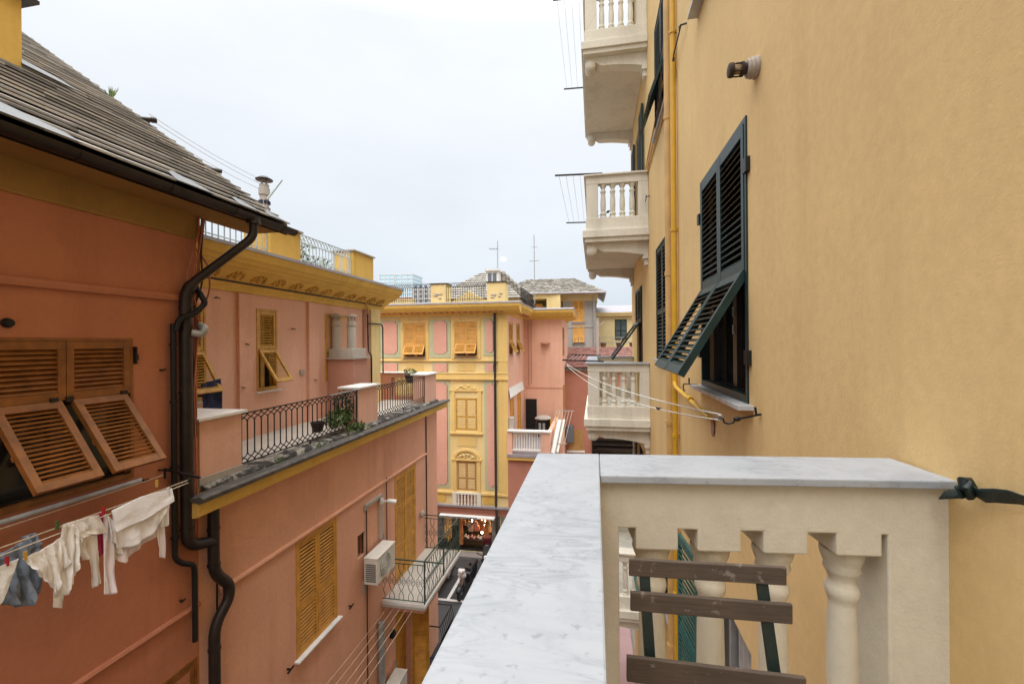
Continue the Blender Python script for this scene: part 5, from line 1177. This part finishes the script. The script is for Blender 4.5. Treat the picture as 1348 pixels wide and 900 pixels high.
for i,(x,m,lab,r) in enumerate(((-1.78,'white','white board leaning by the drying rack',.10),(-1.70,'metalg','grey folded pole leaning beside the white board',.04),(-1.60,'cream','cream rolled mat leaning at the terrace edge',.06))):
    q = MB(); q.tube([(x,18.5+.1*i,-4.7),(x+.22,19.6+.1*i,-3.5)], r, 8); solo(q, 'leaning_board' if i == 0 else ('folded_pole' if i == 1 else 'rolled_mat'), M[m], lab, 'household item', smooth=50)
t = thing('orange_chair', 'small orange garden chair behind the drying rack', 'chair', (-1.9,21.6,-4.74))
q = MB(); q.box((-2.2,21.4,-4.35),(-1.9,21.8,-4.31)); q.build('seat', M['ochre_f'], t); q = MB(); q.box((-2.2,21.8,-4.31),(-1.9,21.84,-3.85)); q.build('backrest', M['ochre_f'], t)
for x in (-2.18,-1.93):
    for y in (21.42,21.80): q = MB(); q.box((x-.02,y-.02,-4.739),(x+.02,y+.02,-4.351)); q.build('leg', M['ochre_f'], t)
# roof terrace of the palazzo: piers, pediment, railing, dormer
for (a,b,z1) in ((-6.93,-6.24,2.50),(-4.44,-3.66,2.50)):
    q = MB(); q.box((a,18.0,1.70),(b,18.7,z1)); pr_ = q.build('roof_pier', M['yel_f'], B3); q = MB(); q.box((a-.04,17.96,z1+.001),(b+.04,18.74,z1+.04)); q.build('pier_cap', M['brownp'], pr_)
    q = MB(); rn = random.Random(int(a*10))
    for k in range(7): q.ball(((a+b)/2+rn.uniform(-.22,.22),17.99,1.95+rn.uniform(-.08,.15)), .05, 6, 4, (1.6,.3,.7))
    q.build('pier_relief', M['cement'], pr_, smooth=60)
q = MB(); q.prism([(-6.22,1.72),(-4.46,1.72),(-5.35,2.22)], -.2, .1, FF); q.prism([(-9.0,1.72),(-7.9,1.72),(-7.9,1.95),(-9.0,1.95)], -.2, .1, FF); q.build('roof_pediment', M['yel_f'], B3)
q = MB()
for a, b in ((-9.3,-6.95),(-6.22,-4.46)):
    for z in (1.82,2.52,2.36): q.bar((a,17.98,z),(b,17.98,z),.018)
    n = int((b-a)/.10); d = (b-a)/n
    for i in range(n):
        q.bar((a+i*d,17.98,1.74),(a+i*d,17.98,2.36),.014)
        q.bar((a+i*d,17.98,2.36),(a+(i+1)*d,17.98,2.52),.012); q.bar((a+(i+1)*d,17.98,2.36),(a+i*d,17.98,2.52),.012)
for i in range(30): q.bar((-3.1,18.6+.13*i,1.72),(-3.1,18.6+.13*i,2.35),.014)
q.bar((-3.1,18.6,2.35),(-3.1,22.4,2.35),.018); q.build('roof_railing', M['black'], B3)
def tileroof(q, c00, c10, c11, c01, nu, nv, th=.05, j=.02, rnd=None):
    rnd = rnd or random.Random(1); c00,c10,c11,c01 = map(Vector,(c00,c10,c11,c01)); nm = (c10-c00).cross(c01-c00).normalized()
    if nm.z < 0: nm = -nm
    P = lambda s,t: c00.lerp(c10,s).lerp(c01.lerp(c11,s),t)
    for k in range(nv):
        for i in range(nu):
            s0, s1, t0, t1 = i/nu, (i+.97)/nu, k/nv, min(1,(k+1.25)/nv)
            a,b,c,d = P(s0,t0),P(s1,t0),P(s1,t1),P(s0,t1); l = th+rnd.uniform(0,j)
            q.add([a,b,c,d,a+nm*l,b+nm*l,c+nm*.006,d+nm*.006],[(3,2,1,0),(4,5,6,7),(0,1,5,4),(1,2,6,5),(2,3,7,6),(3,0,4,7)])
# slate roof house behind the palazzo with its dormer
B4 = thing('hipped_roof_house', 'house behind the palazzo with a hipped slate roof and small white dormer', 'building', (-7,25,ZG))
q = MB(); q.box((-8.3,22.5,ZG),(-3.9,28,2.3)); q.build('wall', M['yel_f'], B4)
q = MB(); tileroof(q,(-8.7,22.2,2.25),(-3.7,22.2,2.25),(-5.5,24.6,4.0),(-6.3,24.6,4.0),26,12); tileroof(q,(-3.7,22.2,2.25),(-3.7,28.3,2.25),(-5.5,24.6,4.0),(-5.5,24.6,4.0),18,12); tileroof(q,(-8.7,22.2,2.25),(-8.7,28.3,2.25),(-6.3,24.6,4.0),(-6.3,24.6,4.0),18,12); q.build('roof', M['slate_f'], B4)
a, b, c = onY(640,373,22.6), onY(656,373,22.6), onY(648,356,22.6)
q = MB(); q.box((a.x,22.6,a.z-.4),(b.x,24.6,c.z-.03)); d_ = q.build('dormer', M['white'], B4)
q = MB(); q.box((a.x-.06,22.5,c.z-.029),(b.x+.06,24.6,c.z+.08)); q.build('dormer_roof', M['white'], d_)
q = MB(); m_ = (a.x+b.x)/2
for s in (-1,1): q.box((m_+s*.13-.10,22.585,a.z+.06),(m_+s*.13+.10,22.598,c.z-.14))
q.build('dormer_window', M['blueg'], d_)
q = MB(); rn = random.Random(31)
for i in range(7):
    p = onY(662+5.0*i,360+4.6*i,23.4+.2*i); q.lathe([(.14,-.9),(.14,-.1),(.18,-.08),(.18,.0),(.10,.12)], p, 8)
q.build('chimney_pots', M['slate_f'], B4, smooth=40)
t = thing('roof_antenna', 'thin television antenna beside the white dormer', 'antenna', onY(655,356,25))
a, b = onY(655,360,25), onY(655,317,25); q = MB(); q.bar(a-Vector((0,0,.8)),b,.04); q.build('mast', M['metalg'], t)
q = MB(); c = a.lerp(b,.75)
q.bar(c+Vector((-.5,0,.03)),c+Vector((.1,0,-.03)),.025)
for k in range(5): q.bar(c+Vector((-.45+.1*k,-.2,.02)),c+Vector((-.45+.1*k,.2,.02)),.02)
q.lathe([(.02,0),(.12,.03),(.2,.09)], a.lerp(b,.4)+Vector((.32,0,0)), 12, ax=(.4,-.8,.5)); q.build('aerial', M['metalg'], t)
t = thing('roof_mast', 'tall bare antenna mast in front of the grey house roof', 'antenna', onY(704,362,27))
a, b = onY(704,400,26), onY(703,309,26); q = MB(); q.bar(a,b,.045); q.build('mast', M['metalg'], t); q = MB(); c = a.lerp(b,.62); q.bar(c+Vector((-.3,0,0)),c+Vector((.3,0,.02)),.03); q.bar(a.lerp(b,.82)+Vector((-.15,0,0)),a.lerp(b,.82)+Vector((.2,0,0)),.025); q.build('aerial', M['metalg'], t)

# grey house with ochre shutters
B5 = thing('grey_house', 'weathered grey rendered house with two ochre shuttered windows and an old slate roof', 'building', (-1,30,ZG))
FG = FY(30)
q = MB(); q.box((-2.12,30,ZG),(.10,37,3.0)); q.build('wall', M['grey_w'], B5)
q = MB(); q.box((-2.2,29.93,2.72),(.16,37,3.10)); q.box((-2.3,29.86,3.101),(.22,37,3.2)); q.build('frieze', M['cream_f'], B5)
q = MB(); q.box((-6.2,29.0,1.4),(-5.3,37,3.15)); q.box((-5.3,29.0,1.4),(-3.1,37,1.6)); q.box((-3.1,29.0,1.4),(-2.21,37,3.15)); q.box((-5.3,29.0,2.85),(-3.1,37,3.15)); q.build('loggia_wall', M['yel_f'], B5)
q = MB(); q.box((-5.3,30.2,1.6),(-3.1,30.3,2.85)); q.build('loggia_back', M['stone_d'], B5)
q = MB(); q.box((-3.95,30.05,1.61),(-3.5,30.1,2.6)); q.build('loggia_shutter', M['ochre_f'], B5); q = MB()
for i in range(18): q.bar((-5.3+.125*i,29.1,1.6),(-5.3+.125*i,29.1,2.3),.02)
q.bar((-5.3,29.1,2.3),(-3.1,29.1,2.3),.025); q.build('loggia_railing', M['metalg'], B5)
q = MB(); rn = random.Random(9); tileroof(q,(-6.6,28.6,3.22),(.65,29.3,3.22),(-1.6,33.5,4.75),(-5.0,33.5,4.75),30,11,.06,.05,rn); tileroof(q,(.65,29.3,3.22),(.65,37,3.22),(-1.6,33.5,4.75),(-1.6,33.5,4.75),16,11,.06,.05,rn); q.build('roof', M['slate_f'], B5)
q = MB(); q.tube([(-6.6,28.55,3.18),(.7,29.25,3.18)], .07, 8); q.tube([(.7,29.25,3.18),(.7,36,3.18)], .07, 8); q.build('gutter', M['leadf'], B5)
q = MB(); leaf(q, FG, -1.44, -1.06, 1.32, 2.9, .0, .04, .05, (2.1,), .06, ang=62); leaf(q, FG, -1.06, -.68, 1.32, 2.9, .0, .04, .05, (2.1,), .06, ang=62); q.build('shutter', M['ochre_f'], B5)
q = MB(); leaf(q, FG, -1.44, -1.06, .35, 1.10, .0, .04, .05, (), .06, ang=62); leaf(q, FG, -1.06, -.68, .35, 1.10, .0, .04, .05, (), .06, ang=62)
Tf = hinge_T(FG,.35,.02,14); leaf(q, Tf, -1.44,-1.08,-.42,-.01,0,.04,.05,(),.06,ang=62); leaf(q, Tf, -1.04,-.68,-.42,-.01,0,.04,.05,(),.06,ang=62); q.build('shutter', M['ochre_f'], B5)
q = MB(); q.box((-1.5,.001,1.22),(-.62,.06,1.30),FG); q.build('sill', M['leadf'], B5); q = MB(); q.box((-1.5,.001,-.18),(-.62,.06,-.10),FG); q.build('sill', M['leadf'], B5)
q = MB(); q.tube([(-.05,29.9,3.0),(-.05,29.9,-1.5)],.05,8); q.tube([(-2.1,29.95,.95),(0,29.95,1.0)],.02,6); q.build('downpipe', M['metalg'], B5)
# brick red house with tiled lean-to
B6 = thing('brick_red_house', 'low brick red house with a red tiled roof behind the lowest cream balcony', 'building', (1,25,ZG))
q = MB(); q.box((XW+.003,25,ZG),(5,29.9,-1.5)); q.build('wall', M['red_f'], B6)
q = MB(); tileroof(q,(XW-.1,24.75,-1.45),(5,24.75,-1.45),(5,29.8,-.40),(XW-.1,29.8,-.40),36,10,.05,.03); q.build('roof', M['redtile'], B6)
q = MB(); q.box((XW-.05,24.8,-1.62),(5,24.999,-1.46)); q.build('eaves', M['stone_d'], B6)
q = MB(); q.box((-1.50,24.94,-6.1),(-.65,24.999,-4.95)); q.build('shutter', M['ochre_b'], B6); q = MB(); q.box((-1.6,24.85,-6.2),(-.6,24.998,-6.11)); q.build('sill', M['white'], B6)
q = MB(); q.box((-1.58,24.6,-5.6),(-1.2,24.99,-4.7)); q.build('wall_cabinet', M['blueg'], B6)
q = MB(); q.box((-.2,24.93,-6.6),(4.9,24.999,-5.4)); q.build('dark_opening', M['dark'], B6); q = MB()
for z in (-5.45,-5.75,-6.1): q.box((-.2,24.80,z),(4.9,24.92,z+.12))
q.box((.1,24.4,-5.9),(4.9,24.9,-5.86)); q.build('veranda_beams', M['brownp'], B6)
# cream house with dark green shutters
B7 = thing('cream_house', 'cream house with dark green shutters and a grey roof behind a railed roof terrace', 'building', (1.5,34,ZG))
q = MB(); q.box((.12,34,ZG),(6,42,2.05)); q.build('wall', M['cream_f'], B7)
q = MB(); q.box((0,33.7,1.9),(6,33.999,2.06)); q.box((0,33.62,2.061),(6,34,2.14)); q.build('cornice', M['yel_f'], B7)
q = MB(); q.add([(0,33.6,2.141),(6,33.6,2.141),(6,38,3.0),(0,38,3.0),(0,38,2.141),(6,38,2.141)],[(0,1,2,3),(3,2,5,4),(0,3,4),(1,5,2),(0,4,5,1)]); q.build('roof', M['leadf'], B7)
q = MB(); leaf(q, FY(34), 1.5, 1.93, .1, 1.62, .0, .05, .05, (.8,), .07, ang=60); leaf(q, FY(34), 1.93, 2.36, .1, 1.62, .0, .05, .05, (.8,), .07, ang=60); q.build('shutter', M['green'], B7)
q = MB(); q.box((.3,33.2,-1.5),(6,33.999,-.6)); q.box((.3,33.1,-.599),(6,33.3,-.5)); q.build('terrace', M['cream_f'], B7)
q = MB()
for z in (-.1,.28): q.bar((.3,33.15,z),(6,33.15,z),.04)
for x in (.35,1.3,1.9,2.9): q.bar((x,33.15,-.5),(x,33.15,.3),.05)
q.build('railing', M['metalg'], B7)
for i, x in enumerate((.62,1.75,2.7)):
    q = MB(); q.lathe([(.15,-.5),(.22,-.15),(.23,-.12)], (x,33.4,0), 10); solo(q,'terracotta_planter',M['redtile'],['terracotta planter nearest the wooden post on the cream house terrace','terracotta planter below the dark green shutter of the cream house','terracotta planter at the right end of the cream house terrace'][i],'planter','planters on the cream house terrace',smooth=50)
q = MB(); q.box((.10,27.4,-2.5),(.26,27.6,1.35)); q.box((.08,27.38,1.351),(.28,27.62,1.42)); q.bar((.2,27.5,.9),(.55,27.5,1.2),.05); solo(q, 'wooden_post', M['cement'], 'grey timber post standing between the grey house and the cream house', 'post')
q = MB()
for i in range(40): q.add([(.2+.15*i,45,2.3+.25*noise.noise(Vector((i*.3,0,0)))),(.2+.15*i+.2,45,2.3),(.2+.15*i+.1,45.3,3.2+.25*noise.noise(Vector((i*.3,1,0))))],[(0,1,2)])
leaves(q, (3.5,45,3.15), (3.6,.6,.35), 300, .35, seed=60); o = q.build('far_treetops', M['leafd'], None, recalc=False); tag(o, kind='stuff')

# far glass office towers and distant blocks
for i,(x0,x1,z1,lab) in enumerate(((-181,-167,59,'farther pale blue glass tower, half hidden behind the yellow roof pier'),(-166,-151,58.5,'right-hand pale blue glass tower with white floor bands'))):
    t = thing('office_tower', lab, 'building', ((x0+x1)/2,350,ZG), 'glass towers on the skyline')
    q = MB(); q.box((x0,350,ZG),(x1,372,z1)); 
    if i: q.box((x0-3,356,ZG),(x0,372,z1-4))
    q.build('curtain_wall', M['glassb'], t)
    q = MB(); k = z1-1
    while k > 15: q.box((x0-.3,349.7,k),(x1+.3,372.3,k+.9)); k -= 3.2
    for x in range(4): xx = x0+(x1-x0)*x/3; q.box((xx-.3,349.5,ZG),(xx+.3,349.69,z1))
    q.build('floor_bands', M['metalw'], t)
t = thing('distant_block', 'pale distant apartment block under the glass towers', 'building', (-28,80,ZG))
a, b = onY(543,400,80), onY(577,378,80); q = MB(); q.box((a.x,80,ZG),(b.x,90,b.z)); q.build('wall', M['flue'], t)
q = MB()
for i in range(5):
    for k in range(4): q.box((a.x+.4+i*(b.x-a.x)/5,79.95,a.z+.3+k*.9),(a.x+.4+(i+.5)*(b.x-a.x)/5,79.999,a.z+.8+k*.9))
q.build('windows', M['blueg'], t)
a, b = onY(500,420,80), onY(543,392,80); t = thing('distant_house', 'distant pale house low behind the palazzo railing', 'building', (-34,82,ZG)); q = MB(); q.box((a.x-8,82,ZG),(b.x,92,b.z)); q.build('wall', M['cream'], t); q = MB(); q.box((a.x-8.3,81.7,b.z+.001),(b.x+.3,92.3,b.z+.3)); q.build('roof', M['redtile'], t)

# ================================================================== GROUND
def sheet(name, a, b, z, mat, kind='structure'):
    q = MB(); q.add([(a[0],a[1],z),(b[0],a[1],z),(b[0],b[1],z),(a[0],b[1],z)],[(0,1,2,3)]); o = q.build(name, M[mat], None); tag(o, kind=kind); return o
sheet('ground', (-900,-300), (900,1500), ZG-.012, 'pave')
sheet('road', (-14,-20), (1.04,18.0), ZG-.004, 'asphalt')
q = MB(); q.box((-14,18.0,ZG-.02),(-1.2,18.49,ZG+.12)); o = q.build('pavement', M['pave'], None, bevel=.015); tag(o, kind='structure')
q = MB(); q.box((-.4,10.5,ZG-.02),(1.03,17.5,ZG+.13)); o = q.build('right_pavement', M['tile_p'], None, bevel=.015); tag(o, kind='structure')
q = MB(); z = ZG
for (a,b,c,d) in ((-12,15.0,-4.1,15.12),(-5.31,15.121,-5.19,16.9),(-3.9,15.121,-3.78,16.9),(-6.9,15.121,-6.78,16.9)): q.add([(a,b,z),(c,b,z),(c,d,z),(a,d,z)],[(0,1,2,3)])
o = q.build('road_markings', M['paint'], None); tag(o, kind='structure')
# corner shop with red awning further down the right side
B8 = thing('corner_shop', 'low pale shop with a deep red awning beyond the end of the yellow house', 'building', (3,19.5,ZG))
q = MB(); q.box((.5,20,ZG),(7,24.6,-6.7)); q.build('wall', M['cream_f'], B8); q = MB(); q.box((.6,19.98,ZG+.2),(4,19.999,-7.2)); q.build('shop_window', M['dark'], B8)
q = MB(); q.add([(.5,19.97,-6.9),(5,19.97,-6.9),(5,18.9,-7.35),(.5,18.9,-7.35),(.5,19.97,-6.96),(5,19.97,-6.96),(5,18.9,-7.6),(.5,18.9,-7.6)],[(0,1,2,3),(7,6,5,4),(0,4,5,1),(1,5,6,2),(2,6,7,3),(3,7,4,0)]); q.build('awning', M['red'], B8)

# ================================================================== SCOOTERS
def wheel(q, y, r=.25, w=.09):
    q.lathe([(r*.62,-w/2),(r*.9,-w/2),(r,-w*.3),(r,w*.3),(r*.9,w/2),(r*.62,w/2)], (0,y,r), 20, ax=(1,0,0))
def scooter(name, label, loc, rz, body, extra=None):
    t = thing(name, label, 'scooter', loc, 'parked scooters', rz, local=True)
    for y in (-.62,.58):
        q = MB(); wheel(q, y); wl = q.build('wheel', M['rubber'], t, smooth=40)
        q = MB(); q.lathe([(.155,-.03),(.155,.03)], (0,y,.25), 18, ax=(1,0,0)); q.lathe([(.05,-.06),(.05,.06)], (0,y,.25), 12, ax=(1,0,0)); q.build('rim', M['metalg'], wl, smooth=40)
    q = MB(); q.grid(lambda a,b: Vector(((a-.5)*(.12+.20*math.sin(math.pi*min(1,b*1.1))), -.50-.08*math.sin(math.pi*b)+.09*(abs(a-.5)*2)**2+.06*b,   .70+.27*b)), 10, 10); fs = q.build('front_shield', M[body], t, smooth=60, solid=.03, recalc=False)
    q = MB(); q.grid(lambda a,b: Vector((.075*math.cos(math.pi*a), -.62+.30*math.cos(math.pi*(.15+.7*b)), .25+.30*math.sin(math.pi*(.15+.7*b))*(.7+.3*math.sin(math.pi*a)))), 8, 10); q.build('front_mudguard', M['moped_k'], t, smooth=60, solid=.012, recalc=False)
    q = MB(); q.box((-.15,-.50,.27),(.15,.10,.33)); q.build('footboard', M['moped_k'], t, bevel=.02)
    q = MB()
    pts = []
    for i, (y, w, z0, z1) in enumerate(((.02,.11,.30,.62),(.18,.17,.30,.74),(.45,.18,.34,.76),(.72,.13,.48,.78),(.88,.06,.60,.76))): pts += [(-w,y,z0),(w,y,z0),(w*.8,y,z1),(-w*.8,y,z1)]
    fs_ = [(4*i+k, 4*i+(k+1)%4, 4*i+4+(k+1)%4, 4*i+4+k) for i in range(4) for k in range(4)] + [(3,2,1,0),(16,17,18,19)]
    q.add(pts, fs_); q.build('rear_body', M['moped_k'], t, bevel=.03)
    q = MB(); q.box((-.13,.06,.765),(.13,.80,.84)); q.build('seat', M['rubber'], t, bevel=.03)
    q = MB(); q.box((-.09,.86,.62),(.09,.90,.72)); q.build('tail_light', M['tailr'], t, bevel=.01)
    q = MB(); q.box((-.13,-.58,.93),(.13,-.42,1.06)); h = q.build('headset', M[body], t, bevel=.045)
    q = MB(); q.lathe([(.075,0),(.075,.02),(.05,.035)], (0,-.60,1.0), 14, ax=(0,-1,0)); q.build('headlight', M['lens'], h, smooth=40)
    q = MB(); q.tube([(-.36,-.36,1.06),(-.2,-.46,1.03),(.2,-.46,1.03),(.36,-.36,1.06)], .018, 8); hb = q.build('handlebar', M['rubber'], t)
    for s in (-1,1):
        q = MB(); q.bar((s*.24,-.45,1.04),(s*.32,-.50,1.24),.012); q.lathe([(.055,-.008),(.055,.008)], (s*.34,-.50,1.28), 12, ax=(0,-1,.1)); q.build('mirror', M['moped_k'], hb, smooth=40)
    q = MB(); q.bar((-.05,-.62,.25),(-.05,-.50,.80),.03); q.bar((.05,-.62,.25),(.05,-.50,.80),.03); q.build('fork', M['chrome'], t)
    q = MB(); q.box((.10,.20,.18),(.20,.68,.32)); q.build('engine', M['metalg'], t, bevel=.03); q = MB(); q.tube([(.20,.25,.25),(.22,.5,.26),(.22,.85,.36)], [.03,.05,.05], 10); q.build('exhaust', M['moped_k'], t, smooth=40)
    q = MB(); q.bar((0,.15,.28),(-.18,.22,.0),.02); q.build('side_stand', M['metalg'], t)
    if extra:
        q = MB(); q.box((-.20,.72,.86),(.20,1.08,1.16)); q.build('top_case', M[extra], t, bevel=.05); q = MB(); q.box((-.06,.70,.80),(.06,.95,.86)); q.build('rack', M['metalg'], t)
    return t
scooter('scooter', 'white-fronted scooter parked head-on beside the white line', (-4.72,15.72,ZG), R(-6), 'moped_w')
scooter('scooter', 'black scooter with a dark red top case parked behind the white-fronted one', (-4.28,16.9,ZG), R(12), 'moped_k', 'tailr')
scooter('scooter', 'dark scooter half hidden under the green-railed balcony', (-5.72,15.85,ZG), R(4), 'moped_k')
scooter('scooter', 'black scooter with a top case half hidden by the end of the salmon house', (-6.3,16.3,ZG), R(-5), 'moped_k', 'moped_k')

# ================================================================== SKY, SUN, CAMERA
SC = bpy.context.scene
w = bpy.data.worlds.new('World'); SC.world = w; w.use_nodes = True
N, L = w.node_tree.nodes, w.node_tree.links
bg = N['Background']; sky = N.new('ShaderNodeTexSky'); sky.sky_type = 'NISHITA'; sky.sun_disc = False
SUN_EL, SUN_AZ = R(55), R(176)          # high, over the left-hand roofs, veiled by cloud
sky.sun_elevation = SUN_EL; sky.sun_rotation = SUN_AZ; sky.air_density = 1.0; sky.dust_density = 3.0
hs = N.new('ShaderNodeHueSaturation'); hs.inputs['Saturation'].default_value = .35; L.new(sky.outputs[0], hs.inputs['Color'])
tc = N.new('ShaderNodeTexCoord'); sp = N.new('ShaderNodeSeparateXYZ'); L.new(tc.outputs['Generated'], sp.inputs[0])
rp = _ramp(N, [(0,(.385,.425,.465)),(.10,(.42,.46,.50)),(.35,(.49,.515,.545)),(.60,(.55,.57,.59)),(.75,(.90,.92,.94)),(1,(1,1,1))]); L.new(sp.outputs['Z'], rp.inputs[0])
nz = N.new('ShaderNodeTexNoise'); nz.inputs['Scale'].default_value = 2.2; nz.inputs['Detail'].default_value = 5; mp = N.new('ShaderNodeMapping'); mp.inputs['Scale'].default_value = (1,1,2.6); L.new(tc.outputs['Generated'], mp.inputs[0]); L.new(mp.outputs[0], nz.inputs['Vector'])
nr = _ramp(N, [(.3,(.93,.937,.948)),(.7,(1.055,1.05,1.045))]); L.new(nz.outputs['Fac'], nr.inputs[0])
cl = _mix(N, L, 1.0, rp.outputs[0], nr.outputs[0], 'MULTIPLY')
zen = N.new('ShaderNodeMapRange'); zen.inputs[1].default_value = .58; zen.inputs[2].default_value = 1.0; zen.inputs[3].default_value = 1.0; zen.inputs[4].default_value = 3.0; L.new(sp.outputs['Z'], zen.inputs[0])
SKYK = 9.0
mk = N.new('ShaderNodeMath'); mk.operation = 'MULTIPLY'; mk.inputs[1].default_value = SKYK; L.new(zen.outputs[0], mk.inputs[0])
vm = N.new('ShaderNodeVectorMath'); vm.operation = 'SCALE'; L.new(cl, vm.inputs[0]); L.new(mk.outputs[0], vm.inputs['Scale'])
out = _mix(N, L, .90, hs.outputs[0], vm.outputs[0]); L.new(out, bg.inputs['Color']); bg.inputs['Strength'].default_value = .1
sd = bpy.data.lights.new('sun', 'SUN'); sd.energy = .8; sd.angle = R(40); sd.color = (1,.97,.92)
so = bpy.data.objects.new('sun', sd); C.objects.link(so)
az = SUN_AZ; d = Vector((math.sin(az)*math.cos(SUN_EL), math.cos(az)*math.cos(SUN_EL), math.sin(SUN_EL)))   # towards the sun
so.rotation_euler = (-d).to_track_quat('-Z','Y').to_euler()
so.location = (0,0,30)
cd = bpy.data.cameras.new('camera'); cd.sensor_width = 36; cd.lens = FPX/1348*36; cd.clip_start = .02; cd.clip_end = 4000
co_ = bpy.data.objects.new('camera', cd); C.objects.link(co_)
fw = Vector((-math.sin(YAW),math.cos(YAW),0)); rt = Vector((math.cos(YAW),math.sin(YAW),0)); up = Vector((0,0,1))
r2 = rt*math.cos(ROLL) - up*math.sin(ROLL); u2 = up*math.cos(ROLL) + rt*math.sin(ROLL)
co_.matrix_world = Matrix(((r2.x,u2.x,-fw.x,0),(r2.y,u2.y,-fw.y,0),(r2.z,u2.z,-fw.z,0),(0,0,0,1)))
SC.camera = co_
vs = SC.view_settings; vs.view_transform = 'Standard'; vs.look = 'None'; vs.gamma = 1; vs.use_curve_mapping = False; vs.exposure = 1.05
